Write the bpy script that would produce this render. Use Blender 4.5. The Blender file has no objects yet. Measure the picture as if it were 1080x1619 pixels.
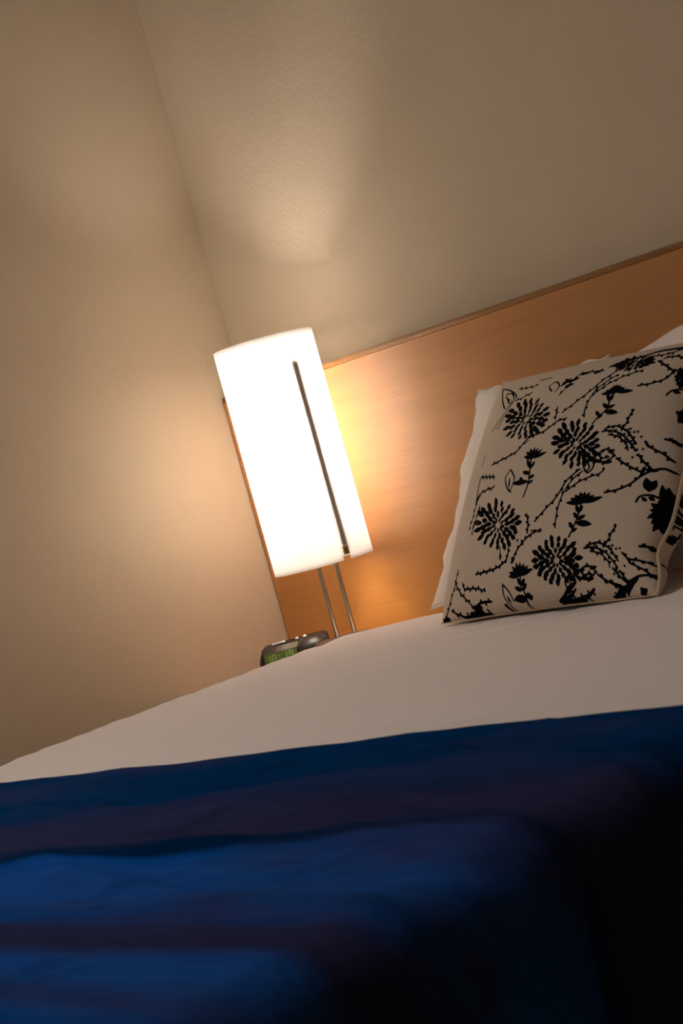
import bpy, bmesh, math, random
import numpy as np
from mathutils import Vector, Matrix, noise

# ---------------------------------------------------------------- geometry (metres)
# room corner (left wall x=0, back wall y=0) is the origin, z up
#GEO-BEGIN
CAM = np.array([2.673, -2.494, 0.884])
FPX = 2800.0
CUSHION = dict(bl=(0.748, -0.417, 0.603), br=(1.235, -0.510, 0.603), tr=(1.283, -0.262, 0.925), tl=(0.799, -0.169, 0.952))

def soft_panel(n, c, front, h, inset, power, ear=1.0, sag=0.0, top_bulge=0.0):
    """One face of a stuffed pillow: (n+1)x(n+1) points from bottom-left (s=0,t=0) to top-right."""
    a = np.linspace(0, 1, n + 1)
    S, T = np.meshgrid(a, a)                       # T rows
    fs = np.clip(4 * S * (1 - S), 0, 1); ft = np.clip(4 * T * (1 - T), 0, 1)
    # edges drawn in between the corners
    Sx = S + inset * (1 - 2 * S) * ft ** ear * (1 - fs * 0.5)
    Tx = T + inset * (1 - 2 * T) * fs ** ear * (1 - ft * 0.5)
    bl, br, tr, tl = [np.array(c[k], float) for k in ('bl', 'br', 'tr', 'tl')]
    w = lambda A: A[..., None]
    P = w((1 - Sx) * (1 - Tx)) * bl + w(Sx * (1 - Tx)) * br + w(Sx * Tx) * tr + w((1 - Sx) * Tx) * tl
    nrm = np.cross(br - bl, tl - bl); nrm /= np.linalg.norm(nrm)
    prof = (fs * ft) ** power
    P = P + w(h * front * prof) * nrm
    P[..., 2] += top_bulge * fs * T
    P[..., 2] -= sag * fs * (1 - T) ** 3 * 0
    return S, T, P

def cushion_front(n):
    S, T, P = soft_panel(n, CUSHION, 1.0, 0.075, 0.012, 0.42, 0.8)
    return S, T, dent(S, T, P)

def cushion_back(n):
    S, T, P = soft_panel(n, CUSHION, -1.0, 0.085, 0.012, 0.36, 0.8)
    return S, T, dent(S, T, P)

def dent(S, T, P):
    d = np.array(CUSHION['br']) - np.array(CUSHION['bl']); d /= np.linalg.norm(d)
    k = -0.016 * np.exp(-((T - 0.17) / 0.07) ** 2) * S ** 6 - 0.012 * np.exp(-((T - 0.8) / 0.2) ** 2) * S ** 10
    P = P + k[..., None] * d
    P[..., 2] = np.maximum(P[..., 2], 0.6055)      # flattened where it rests on the bed
    return P
#GEO-END

#PATTERN-BEGIN
PATTERN = [
('petal',[(0.6719,0.5565),(0.6917,0.5545)],0.0028),
('petal',[(0.6713,0.5492),(0.6904,0.5332)],0.0028),
('petal',[(0.6657,0.5462),(0.6753,0.5292)],0.0028),
('petal',[(0.6567,0.5486),(0.6526,0.5356)],0.0028),
('petal',[(0.6493,0.5558),(0.6334,0.5530)],0.0028),
('petal',[(0.6470,0.5639),(0.6293,0.5721)],0.0028),
('petal',[(0.6503,0.5692),(0.6349,0.5862)],0.0028),
('petal',[(0.6586,0.5696),(0.6556,0.5877)],0.0028),
('petal',[(0.6669,0.5645),(0.6782,0.5759)],0.0028),
('petal',[(0.6916,0.5479),(0.7168,0.5377)],0.0038),
('petal',[(0.6878,0.5343),(0.7109,0.5119)],0.0038),
('petal',[(0.6778,0.5283),(0.6938,0.5051)],0.0038),
('petal',[(0.6641,0.5288),(0.6683,0.5035)],0.0038),
('petal',[(0.6501,0.5351),(0.6420,0.5162)],0.0038),
('petal',[(0.6365,0.5472),(0.6181,0.5385)],0.0038),
('petal',[(0.6277,0.5637),(0.5991,0.5676)],0.0038),
('petal',[(0.6272,0.5758),(0.5987,0.5896)],0.0038),
('petal',[(0.6334,0.5855),(0.6084,0.6084)],0.0038),
('petal',[(0.6466,0.5891),(0.6366,0.6145)],0.0038),
('petal',[(0.6630,0.5849),(0.6667,0.6089)],0.0038),
('petal',[(0.6766,0.5756),(0.6906,0.5923)],0.0038),
('petal',[(0.6876,0.5613),(0.7091,0.5643)],0.0038),
('petal',[(0.7117,0.5538),(0.7369,0.5486)],0.0043),
('petal',[(0.7142,0.5345),(0.7452,0.5200)],0.0043),
('petal',[(0.7079,0.5176),(0.7323,0.4959)],0.0043),
('petal',[(0.6980,0.5095),(0.7155,0.4898)],0.0043),
('petal',[(0.6810,0.5058),(0.6924,0.4831)],0.0043),
('petal',[(0.6589,0.5101),(0.6544,0.4894)],0.0043),
('petal',[(0.6380,0.5215),(0.6235,0.5024)],0.0043),
('petal',[(0.6221,0.5357),(0.5937,0.5240)],0.0043),
('petal',[(0.6076,0.5573),(0.5766,0.5603)],0.0043),
('petal',[(0.6018,0.5771),(0.5653,0.5925)],0.0043),
('petal',[(0.6038,0.5937),(0.5734,0.6134)],0.0043),
('petal',[(0.6118,0.6050),(0.5890,0.6287)],0.0043),
('petal',[(0.6299,0.6121),(0.6109,0.6502)],0.0043),
('petal',[(0.6485,0.6107),(0.6428,0.6344)],0.0043),
('petal',[(0.6717,0.6012),(0.6783,0.6288)],0.0043),
('petal',[(0.6884,0.5888),(0.6993,0.6057)],0.0043),
('petal',[(0.7021,0.5730),(0.7298,0.5820)],0.0043),
('petal',[(0.7358,0.5397),(0.7597,0.5385)],0.0043),
('petal',[(0.7349,0.5171),(0.7638,0.4999)],0.0043),
('petal',[(0.7248,0.4982),(0.7428,0.4796)],0.0043),
('petal',[(0.7053,0.4864),(0.7235,0.4634)],0.0043),
('petal',[(0.6893,0.4840),(0.6922,0.4650)],0.0043),
('petal',[(0.6605,0.4892),(0.6637,0.4581)],0.0043),
('petal',[(0.6368,0.5006),(0.6225,0.4802)],0.0043),
('petal',[(0.6122,0.5198),(0.5962,0.5131)],0.0043),
('petal',[(0.5929,0.5429),(0.5661,0.5333)],0.0043),
('petal',[(0.5791,0.5714),(0.5405,0.5807)],0.0043),
('petal',[(0.5758,0.5933),(0.5385,0.6055)],0.0043),
('petal',[(0.5807,0.6138),(0.5529,0.6369)],0.0043),
('petal',[(0.5934,0.6280),(0.5629,0.6628)],0.0043),
('petal',[(0.6198,0.6358),(0.6022,0.6625)],0.0043),
('petal',[(0.6399,0.6341),(0.6351,0.6674)],0.0043),
('petal',[(0.6706,0.6229),(0.6715,0.6478)],0.0043),
('petal',[(0.6967,0.6050),(0.7084,0.6301)],0.0043),
('petal',[(0.7137,0.5875),(0.7391,0.5973)],0.0043),
('petal',[(0.7289,0.5628),(0.7492,0.5653)],0.0043),
('petal',[(0.6626,0.1209),(0.6819,0.1173)],0.0028),
('petal',[(0.6589,0.1150),(0.6737,0.1034)],0.0028),
('petal',[(0.6508,0.1123),(0.6520,0.0989)],0.0028),
('petal',[(0.6432,0.1142),(0.6318,0.1001)],0.0028),
('petal',[(0.6380,0.1204),(0.6163,0.1159)],0.0028),
('petal',[(0.6387,0.1270),(0.6228,0.1330)],0.0028),
('petal',[(0.6441,0.1315),(0.6324,0.1478)],0.0028),
('petal',[(0.6536,0.1320),(0.6602,0.1482)],0.0028),
('petal',[(0.6600,0.1283),(0.6735,0.1364)],0.0028),
('petal',[(0.6805,0.1145),(0.7080,0.1080)],0.0038),
('petal',[(0.6719,0.1035),(0.6922,0.0853)],0.0038),
('petal',[(0.6599,0.0981),(0.6659,0.0805)],0.0038),
('petal',[(0.6434,0.0976),(0.6366,0.0761)],0.0038),
('petal',[(0.6294,0.1034),(0.6112,0.0886)],0.0038),
('petal',[(0.6203,0.1137),(0.5979,0.1069)],0.0038),
('petal',[(0.6180,0.1253),(0.5881,0.1270)],0.0038),
('petal',[(0.6226,0.1371),(0.5983,0.1521)],0.0038),
('petal',[(0.6328,0.1452),(0.6144,0.1653)],0.0038),
('petal',[(0.6477,0.1485),(0.6471,0.1684)],0.0038),
('petal',[(0.6627,0.1457),(0.6728,0.1686)],0.0038),
('petal',[(0.6759,0.1366),(0.6957,0.1492)],0.0038),
('petal',[(0.6814,0.1258),(0.7111,0.1275)],0.0038),
('petal',[(0.7044,0.1176),(0.7276,0.1151)],0.0043),
('petal',[(0.6996,0.1034),(0.7271,0.0898)],0.0043),
('petal',[(0.6866,0.0897),(0.7089,0.0735)],0.0043),
('petal',[(0.6690,0.0815),(0.6750,0.0636)],0.0043),
('petal',[(0.6500,0.0789),(0.6508,0.0534)],0.0043),
('petal',[(0.6314,0.0814),(0.6174,0.0581)],0.0043),
('petal',[(0.6121,0.0908),(0.5858,0.0713)],0.0043),
('petal',[(0.5995,0.1048),(0.5689,0.0982)],0.0043),
('petal',[(0.5942,0.1201),(0.5681,0.1184)],0.0043),
('petal',[(0.5959,0.1374),(0.5666,0.1434)],0.0043),
('petal',[(0.6035,0.1505),(0.5782,0.1664)],0.0043),
('petal',[(0.6174,0.1615),(0.5993,0.1808)],0.0043),
('petal',[(0.6358,0.1673),(0.6280,0.1983)],0.0043),
('petal',[(0.6574,0.1670),(0.6609,0.1866)],0.0043),
('petal',[(0.6772,0.1603),(0.6911,0.1858)],0.0043),
('petal',[(0.6907,0.1509),(0.7105,0.1701)],0.0043),
('petal',[(0.7026,0.1333),(0.7345,0.1413)],0.0043),
('petal',[(0.7236,0.1035),(0.7424,0.0951)],0.0043),
('petal',[(0.7140,0.0877),(0.7377,0.0720)],0.0043),
('petal',[(0.6925,0.0714),(0.7140,0.0511)],0.0043),
('petal',[(0.6758,0.0650),(0.6872,0.0465)],0.0043),
('petal',[(0.6451,0.0614),(0.6376,0.0407)],0.0043),
('petal',[(0.6216,0.0649),(0.6060,0.0497)],0.0043),
('petal',[(0.5979,0.0758),(0.5866,0.0630)],0.0043),
('petal',[(0.5819,0.0908),(0.5600,0.0807)],0.0043),
('petal',[(0.5717,0.1109),(0.5441,0.1110)],0.0043),
('petal',[(0.5696,0.1315),(0.5381,0.1326)],0.0043),
('petal',[(0.5745,0.1500),(0.5426,0.1666)],0.0043),
('petal',[(0.5856,0.1661),(0.5680,0.1802)],0.0043),
('petal',[(0.6094,0.1818),(0.5999,0.1992)],0.0043),
('petal',[(0.6333,0.1874),(0.6221,0.2146)],0.0043),
('petal',[(0.6568,0.1866),(0.6604,0.2078)],0.0043),
('petal',[(0.6814,0.1796),(0.6937,0.1965)],0.0043),
('petal',[(0.7069,0.1634),(0.7339,0.1812)],0.0043),
('petal',[(0.7184,0.1499),(0.7361,0.1571)],0.0043),
('petal',[(0.7270,0.1246),(0.7607,0.1250)],0.0043),
('petal',[(0.3739,0.7224),(0.3882,0.7341)],0.0028),
('petal',[(0.3801,0.7135),(0.4035,0.7090)],0.0028),
('petal',[(0.3784,0.7067),(0.3995,0.6924)],0.0028),
('petal',[(0.3712,0.7043),(0.3789,0.6879)],0.0028),
('petal',[(0.3602,0.7072),(0.3519,0.6952)],0.0028),
('petal',[(0.3517,0.7142),(0.3316,0.7106)],0.0028),
('petal',[(0.3491,0.7227),(0.3233,0.7337)],0.0028),
('petal',[(0.3538,0.7277),(0.3363,0.7446)],0.0028),
('petal',[(0.3638,0.7277),(0.3607,0.7443)],0.0028),
('petal',[(0.3964,0.7231),(0.4252,0.7322)],0.0038),
('petal',[(0.4027,0.7113),(0.4305,0.7069)],0.0038),
('petal',[(0.4017,0.6962),(0.4261,0.6824)],0.0038),
('petal',[(0.3938,0.6888),(0.4167,0.6658)],0.0038),
('petal',[(0.3747,0.6862),(0.3796,0.6638)],0.0038),
('petal',[(0.3562,0.6915),(0.3508,0.6660)],0.0038),
('petal',[(0.3401,0.7016),(0.3148,0.6869)],0.0038),
('petal',[(0.3272,0.7170),(0.2922,0.7199)],0.0038),
('petal',[(0.3238,0.7305),(0.2936,0.7391)],0.0038),
('petal',[(0.3286,0.7411),(0.3007,0.7626)],0.0038),
('petal',[(0.3434,0.7473),(0.3218,0.7780)],0.0038),
('petal',[(0.3619,0.7455),(0.3614,0.7730)],0.0038),
('petal',[(0.3818,0.7364),(0.3942,0.7580)],0.0038),
('petal',[(0.4045,0.7433),(0.4209,0.7550)],0.0043),
('petal',[(0.4228,0.7226),(0.4451,0.7281)],0.0043),
('petal',[(0.4301,0.7055),(0.4604,0.6988)],0.0043),
('petal',[(0.4300,0.6879),(0.4660,0.6724)],0.0043),
('petal',[(0.4203,0.6734),(0.4520,0.6441)],0.0043),
('petal',[(0.4060,0.6662),(0.4316,0.6358)],0.0043),
('petal',[(0.3843,0.6644),(0.3932,0.6383)],0.0043),
('petal',[(0.3536,0.6719),(0.3519,0.6476)],0.0043),
('petal',[(0.3299,0.6847),(0.3134,0.6709)],0.0043),
('petal',[(0.3096,0.7023),(0.2771,0.6950)],0.0043),
('petal',[(0.2964,0.7219),(0.2650,0.7257)],0.0043),
('petal',[(0.2921,0.7392),(0.2374,0.7596)],0.0043),
('petal',[(0.2958,0.7543),(0.2604,0.7732)],0.0043),
('petal',[(0.3119,0.7674),(0.2812,0.7945)],0.0043),
('petal',[(0.3347,0.7712),(0.3102,0.8103)],0.0043),
('petal',[(0.3599,0.7672),(0.3514,0.7953)],0.0043),
('petal',[(0.3829,0.7579),(0.3963,0.7813)],0.0043),
('petal',[(0.4361,0.7395),(0.4667,0.7475)],0.0043),
('petal',[(0.4509,0.7169),(0.4852,0.7153)],0.0043),
('petal',[(0.4577,0.6911),(0.4863,0.6874)],0.0043),
('petal',[(0.4553,0.6744),(0.4806,0.6639)],0.0043),
('petal',[(0.4407,0.6547),(0.4591,0.6399)],0.0043),
('petal',[(0.4191,0.6450),(0.4384,0.6253)],0.0043),
('petal',[(0.3965,0.6429),(0.4004,0.6243)],0.0043),
('petal',[(0.3662,0.6475),(0.3618,0.6292)],0.0043),
('petal',[(0.3280,0.6632),(0.3070,0.6467)],0.0043),
('petal',[(0.3050,0.6784),(0.2730,0.6624)],0.0043),
('petal',[(0.2787,0.7039),(0.2351,0.7020)],0.0043),
('petal',[(0.2614,0.7348),(0.2300,0.7420)],0.0043),
('petal',[(0.2589,0.7552),(0.2107,0.7708)],0.0043),
('petal',[(0.2649,0.7731),(0.2220,0.7957)],0.0043),
('petal',[(0.2880,0.7906),(0.2562,0.8187)],0.0043),
('petal',[(0.3131,0.7954),(0.2965,0.8270)],0.0043),
('petal',[(0.3466,0.7922),(0.3335,0.8223)],0.0043),
('petal',[(0.3781,0.7818),(0.3849,0.8092)],0.0043),
('petal',[(0.4121,0.7618),(0.4242,0.7765)],0.0043),
('petal',[(0.3728,0.2826),(0.3945,0.2755)],0.0028),
('petal',[(0.3697,0.2770),(0.3855,0.2632)],0.0028),
('petal',[(0.3604,0.2752),(0.3644,0.2572)],0.0028),
('petal',[(0.3502,0.2793),(0.3371,0.2681)],0.0028),
('petal',[(0.3437,0.2868),(0.3200,0.2873)],0.0028),
('petal',[(0.3440,0.2950),(0.3190,0.3090)],0.0028),
('petal',[(0.3509,0.2988),(0.3366,0.3192)],0.0028),
('petal',[(0.3609,0.2973),(0.3666,0.3146)],0.0028),
('petal',[(0.3696,0.2910),(0.3870,0.2986)],0.0028),
('petal',[(0.3937,0.2696),(0.4223,0.2572)],0.0038),
('petal',[(0.3851,0.2604),(0.4120,0.2353)],0.0038),
('petal',[(0.3702,0.2568),(0.3784,0.2307)],0.0038),
('petal',[(0.3511,0.2604),(0.3467,0.2387)],0.0038),
('petal',[(0.3359,0.2689),(0.3134,0.2534)],0.0038),
('petal',[(0.3234,0.2824),(0.2873,0.2781)],0.0038),
('petal',[(0.3186,0.2970),(0.2806,0.3047)],0.0038),
('petal',[(0.3228,0.3094),(0.2887,0.3325)],0.0038),
('petal',[(0.3348,0.3165),(0.3162,0.3392)],0.0038),
('petal',[(0.3524,0.3170),(0.3441,0.3457)],0.0038),
('petal',[(0.3708,0.3107),(0.3833,0.3334)],0.0038),
('petal',[(0.3872,0.2976),(0.4171,0.3066)],0.0038),
('petal',[(0.3942,0.2853),(0.4251,0.2844)],0.0038),
('petal',[(0.4219,0.2710),(0.4590,0.2595)],0.0043),
('petal',[(0.4166,0.2532),(0.4410,0.2374)],0.0043),
('petal',[(0.4062,0.2429),(0.4246,0.2213)],0.0043),
('petal',[(0.3858,0.2356),(0.3957,0.2127)],0.0043),
('petal',[(0.3645,0.2360),(0.3694,0.2063)],0.0043),
('petal',[(0.3413,0.2429),(0.3334,0.2118)],0.0043),
('petal',[(0.3163,0.2581),(0.2927,0.2449)],0.0043),
('petal',[(0.2980,0.2780),(0.2605,0.2743)],0.0043),
('petal',[(0.2902,0.2939),(0.2465,0.2969)],0.0043),
('petal',[(0.2892,0.3146),(0.2569,0.3262)],0.0043),
('petal',[(0.2997,0.3306),(0.2634,0.3572)],0.0043),
('petal',[(0.3148,0.3383),(0.2821,0.3720)],0.0043),
('petal',[(0.3359,0.3407),(0.3193,0.3722)],0.0043),
('petal',[(0.3651,0.3349),(0.3705,0.3566)],0.0043),
('petal',[(0.3875,0.3238),(0.4000,0.3395)],0.0043),
('petal',[(0.4066,0.3073),(0.4396,0.3191)],0.0043),
('petal',[(0.4186,0.2881),(0.4489,0.2930)],0.0043),
('petal',[(0.4454,0.2510),(0.4656,0.2422)],0.0043),
('petal',[(0.4353,0.2335),(0.4572,0.2225)],0.0043),
('petal',[(0.4163,0.2201),(0.4369,0.1980)],0.0043),
('petal',[(0.3954,0.2144),(0.4121,0.1876)],0.0043),
('petal',[(0.3669,0.2149),(0.3706,0.1929)],0.0043),
('petal',[(0.3349,0.2239),(0.3249,0.2092)],0.0043),
('petal',[(0.3042,0.2413),(0.2866,0.2281)],0.0043),
('petal',[(0.2809,0.2623),(0.2440,0.2521)],0.0043),
('petal',[(0.2623,0.2903),(0.2124,0.2922)],0.0043),
('petal',[(0.2564,0.3125),(0.2006,0.3285)],0.0043),
('petal',[(0.2627,0.3394),(0.2114,0.3691)],0.0043),
('petal',[(0.2739,0.3512),(0.2343,0.3769)],0.0043),
('petal',[(0.2984,0.3618),(0.2727,0.3871)],0.0043),
('petal',[(0.3344,0.3633),(0.3143,0.4008)],0.0043),
('petal',[(0.3616,0.3575),(0.3572,0.3811)],0.0043),
('petal',[(0.3982,0.3404),(0.4080,0.3580)],0.0043),
('petal',[(0.4167,0.3262),(0.4368,0.3350)],0.0043),
('petal',[(0.4397,0.2967),(0.4694,0.3033)],0.0043),
('petal',[(0.4462,0.2791),(0.4824,0.2801)],0.0043),
('petal',[(0.9955,0.2986),(0.9804,0.3915)],0.0044),
('petal',[(0.9955,0.2986),(0.9650,0.3186)],0.0044),
('petal',[(0.9955,0.2986),(0.9655,0.2945)],0.0044),
('petal',[(0.9955,0.2986),(0.9638,0.2653)],0.0044),
('petal',[(0.9955,0.2986),(0.9771,0.2486)],0.0044),
('petal',[(0.9955,0.2986),(0.9865,0.2258)],0.0044),
('petal',[(0.9955,0.2986),(0.9988,0.2295)],0.0044),
('petal',[(0.9955,0.2986),(0.9922,0.3865)],0.0044),
('petal',[(0.9965,0.2944),(0.9791,0.3312)],0.0036),
('petal',[(0.9965,0.2944),(0.9791,0.2922)],0.0036),
('petal',[(0.9965,0.2944),(0.9879,0.2577)],0.0036),
('petal',[(0.9965,0.2944),(0.9960,0.3329)],0.0036),
('petal',[(0.7727,0.8993),(0.8071,0.9015)],0.0026),
('petal',[(0.7727,0.8966),(0.8019,0.8917)],0.0026),
('petal',[(0.7692,0.8945),(0.7878,0.8818)],0.0026),
('petal',[(0.7634,0.8939),(0.7633,0.8788)],0.0026),
('petal',[(0.7572,0.8953),(0.7359,0.8842)],0.0026),
('petal',[(0.7537,0.8978),(0.7229,0.8962)],0.0026),
('petal',[(0.7535,0.9007),(0.7225,0.9066)],0.0026),
('petal',[(0.7575,0.9030),(0.7388,0.9165)],0.0026),
('petal',[(0.7625,0.9034),(0.7593,0.9186)],0.0026),
('petal',[(0.7692,0.9019),(0.7894,0.9120)],0.0026),
('petal',[(0.8021,0.9001),(0.8417,0.9030)],0.0036),
('petal',[(0.8018,0.8923),(0.8489,0.8869)],0.0036),
('petal',[(0.7971,0.8872),(0.8289,0.8759)],0.0036),
('petal',[(0.7874,0.8826),(0.8085,0.8682)],0.0036),
('petal',[(0.7746,0.8802),(0.7846,0.8636)],0.0036),
('petal',[(0.7608,0.8802),(0.7557,0.8573)],0.0036),
('petal',[(0.7501,0.8818),(0.7372,0.8634)],0.0036),
('petal',[(0.7359,0.8866),(0.7094,0.8738)],0.0036),
('petal',[(0.7272,0.8923),(0.6902,0.8875)],0.0036),
('petal',[(0.7222,0.8998),(0.6675,0.9020)],0.0036),
('petal',[(0.7225,0.9059),(0.6718,0.9162)],0.0036),
('petal',[(0.7272,0.9117),(0.6893,0.9242)],0.0036),
('petal',[(0.7362,0.9160),(0.7008,0.9372)],0.0036),
('petal',[(0.7490,0.9183),(0.7302,0.9443)],0.0036),
('petal',[(0.7622,0.9182),(0.7611,0.9411)],0.0036),
('petal',[(0.7774,0.9156),(0.7924,0.9370)],0.0036),
('petal',[(0.7902,0.9108),(0.8236,0.9248)],0.0036),
('petal',[(0.7974,0.9061),(0.8319,0.9146)],0.0036),
('petal',[(0.9749,0.8170),(0.9834,0.8205)],0.0026),
('petal',[(0.9750,0.8133),(0.9831,0.8058)],0.0026),
('petal',[(0.9733,0.8112),(0.9773,0.7963)],0.0026),
('petal',[(0.9709,0.8121),(0.9668,0.8005)],0.0026),
('petal',[(0.9691,0.8156),(0.9596,0.8151)],0.0026),
('petal',[(0.9691,0.8191),(0.9577,0.8309)],0.0026),
('petal',[(0.9709,0.8210),(0.9661,0.8379)],0.0026),
('petal',[(0.9734,0.8199),(0.9775,0.8337)],0.0026),
('petal',[(0.9837,0.8141),(0.9950,0.8114)],0.0036),
('petal',[(0.9834,0.8071),(0.9929,0.7970)],0.0036),
('petal',[(0.9808,0.7997),(0.9887,0.7790)],0.0036),
('petal',[(0.9770,0.7965),(0.9805,0.7764)],0.0036),
('petal',[(0.9708,0.7973),(0.9692,0.7742)],0.0036),
('petal',[(0.9658,0.8016),(0.9580,0.7850)],0.0036),
('petal',[(0.9612,0.8092),(0.9476,0.8040)],0.0036),
('petal',[(0.9588,0.8177),(0.9411,0.8218)],0.0036),
('petal',[(0.9590,0.8276),(0.9452,0.8400)],0.0036),
('petal',[(0.9619,0.8333),(0.9480,0.8524)],0.0036),
('petal',[(0.9662,0.8359),(0.9601,0.8562)],0.0036),
('petal',[(0.9722,0.8352),(0.9715,0.8543)],0.0036),
('petal',[(0.9780,0.8306),(0.9850,0.8472)],0.0036),
('petal',[(0.9817,0.8239),(0.9912,0.8367)],0.0036),
('petal',[(0.9951,0.6665),(0.9766,0.6817)],0.0042),
('petal',[(0.9951,0.6665),(0.9823,0.6601)],0.0042),
('petal',[(0.9951,0.6665),(0.9863,0.6383)],0.0042),
('petal',[(0.9951,0.6665),(0.9891,0.6924)],0.0042),
('petal',[(0.7498,0.7666),(0.6912,0.7651)],0.0042),
('petal',[(0.7498,0.7666),(0.7052,0.7775)],0.0042),
('petal',[(0.7498,0.7666),(0.7198,0.7879)],0.0042),
('petal',[(0.7498,0.7666),(0.7281,0.7972)],0.0042),
('petal',[(0.7498,0.7666),(0.7412,0.7995)],0.0042),
('petal',[(0.7498,0.7666),(0.7574,0.7939)],0.0042),
('petal',[(0.7498,0.7666),(0.7777,0.7816)],0.0042),
('petal',[(0.7498,0.7666),(0.8149,0.7628)],0.0042),
('petal',[(0.7419,0.3225),(0.6726,0.3280)],0.0042),
('petal',[(0.7419,0.3225),(0.6873,0.3423)],0.0042),
('petal',[(0.7419,0.3225),(0.7024,0.3532)],0.0042),
('petal',[(0.7419,0.3225),(0.7212,0.3620)],0.0042),
('petal',[(0.7419,0.3225),(0.7395,0.3621)],0.0042),
('petal',[(0.7419,0.3225),(0.7599,0.3587)],0.0042),
('petal',[(0.7419,0.3225),(0.7778,0.3469)],0.0042),
('petal',[(0.7419,0.3225),(0.8102,0.3380)],0.0042),
('petal',[(0.4734,0.5303),(0.4241,0.5441)],0.0036),
('petal',[(0.4734,0.5303),(0.4296,0.5624)],0.0036),
('petal',[(0.4734,0.5303),(0.4446,0.5731)],0.0036),
('petal',[(0.4734,0.5303),(0.4649,0.5751)],0.0036),
('petal',[(0.4734,0.5303),(0.4852,0.5695)],0.0036),
('petal',[(0.4734,0.5303),(0.5064,0.5599)],0.0036),
('petal',[(0.4734,0.5303),(0.5325,0.5440)],0.0036),
('petal',[(0.4773,0.0899),(0.4288,0.1043)],0.0038),
('petal',[(0.4773,0.0899),(0.4246,0.0914)],0.0038),
('petal',[(0.4773,0.0899),(0.4445,0.1225)],0.0038),
('petal',[(0.4773,0.0899),(0.4637,0.1348)],0.0038),
('petal',[(0.4773,0.0899),(0.4841,0.1340)],0.0038),
('petal',[(0.4773,0.0899),(0.5040,0.1268)],0.0038),
('petal',[(0.4773,0.0899),(0.5209,0.1168)],0.0038),
('petal',[(0.4773,0.0899),(0.5415,0.1050)],0.0038),
('petal',[(0.4963,0.8622),(0.4629,0.8467)],0.0030),
('petal',[(0.4963,0.8622),(0.4682,0.8643)],0.0030),
('petal',[(0.4963,0.8622),(0.4724,0.8826)],0.0030),
('petal',[(0.4963,0.8622),(0.4986,0.8834)],0.0030),
('petal',[(0.4963,0.8622),(0.5272,0.8692)],0.0030),
('line',[(0.7482,0.7637),(0.7454,0.7599),(0.7413,0.7544),(0.7373,0.7476),(0.7351,0.7397),(0.7360,0.7299),(0.7389,0.7184),(0.7414,0.7067),(0.7413,0.6964),(0.7375,0.6880),(0.7312,0.6807),(0.7242,0.6738),(0.7181,0.6665),(0.7129,0.6579),(0.7078,0.6487),(0.7035,0.6403),(0.7004,0.6345)],0.0018),
('petal',[(0.7398,0.7268),(0.7156,0.7612)],0.0034),
('petal',[(0.7398,0.7268),(0.7450,0.7528)],0.0034),
('petal',[(0.7413,0.6964),(0.7143,0.7202)],0.0034),
('petal',[(0.7404,0.6965),(0.7667,0.7073)],0.0034),
('petal',[(0.7334,0.6844),(0.7872,0.6713)],0.0048),
('petal',[(0.7181,0.6665),(0.6971,0.6893)],0.0032),
('petal',[(0.7121,0.6565),(0.7319,0.6697)],0.0030),
('line',[(0.7334,0.3188),(0.7326,0.3111),(0.7316,0.3001),(0.7302,0.2877),(0.7282,0.2761),(0.7257,0.2655),(0.7226,0.2549),(0.7193,0.2445),(0.7159,0.2347),(0.7120,0.2249),(0.7077,0.2152),(0.7039,0.2067),(0.7012,0.2008)],0.0018),
('petal',[(0.7294,0.2863),(0.7126,0.3163)],0.0036),
('petal',[(0.7294,0.2863),(0.7410,0.3113)],0.0036),
('petal',[(0.7280,0.2659),(0.7077,0.2881)],0.0034),
('petal',[(0.7266,0.2626),(0.7578,0.2739)],0.0034),
('petal',[(0.7228,0.2510),(0.7850,0.2401)],0.0050),
('petal',[(0.7146,0.2306),(0.6940,0.2534)],0.0034),
('petal',[(0.7086,0.2185),(0.7318,0.2293)],0.0030),
('line',[(0.4653,0.5270),(0.4669,0.5184),(0.4693,0.5062),(0.4718,0.4922),(0.4738,0.4783),(0.4755,0.4645),(0.4772,0.4499),(0.4783,0.4354),(0.4783,0.4220),(0.4767,0.4091),(0.4739,0.3965),(0.4709,0.3856),(0.4688,0.3780)],0.0018),
('petal',[(0.4726,0.4898),(0.4437,0.5290)],0.0036),
('petal',[(0.4750,0.4894),(0.4873,0.5155)],0.0036),
('petal',[(0.4749,0.4669),(0.4381,0.4808)],0.0036),
('petal',[(0.4776,0.4498),(0.5027,0.4568)],0.0034),
('petal',[(0.4735,0.4357),(0.3969,0.4416)],0.0046),
('petal',[(0.4475,0.4456),(0.4283,0.4582)],0.0030),
('petal',[(0.4759,0.4270),(0.5015,0.4367)],0.0030),
('line',[(0.4800,0.0865),(0.4789,0.0811),(0.4773,0.0734),(0.4759,0.0647),(0.4755,0.0566),(0.4771,0.0492),(0.4800,0.0419),(0.4826,0.0347),(0.4830,0.0276),(0.4800,0.0201),(0.4749,0.0122),(0.4695,0.0052),(0.4658,0.0003)],0.0018),
('petal',[(0.4755,0.0566),(0.4647,0.0836)],0.0036),
('petal',[(0.4777,0.0564),(0.4992,0.0767)],0.0036),
('petal',[(0.4746,0.0436),(0.4444,0.0524)],0.0036),
('petal',[(0.4810,0.0430),(0.5038,0.0611)],0.0030),
('petal',[(0.4847,0.0242),(0.5116,0.0220)],0.0046),
('petal',[(0.4821,0.0213),(0.4233,0.0187)],0.0046),
('petal',[(0.4665,0.0213),(0.4422,0.0273)],0.0030),
('line',[(0.3683,0.5024),(0.3638,0.4975),(0.3570,0.4907),(0.3510,0.4824),(0.3487,0.4731),(0.3519,0.4620),(0.3586,0.4490),(0.3667,0.4364),(0.3739,0.4263),(0.3806,0.4193),(0.3875,0.4143),(0.3936,0.4107),(0.3979,0.4081)],0.0015),
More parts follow.
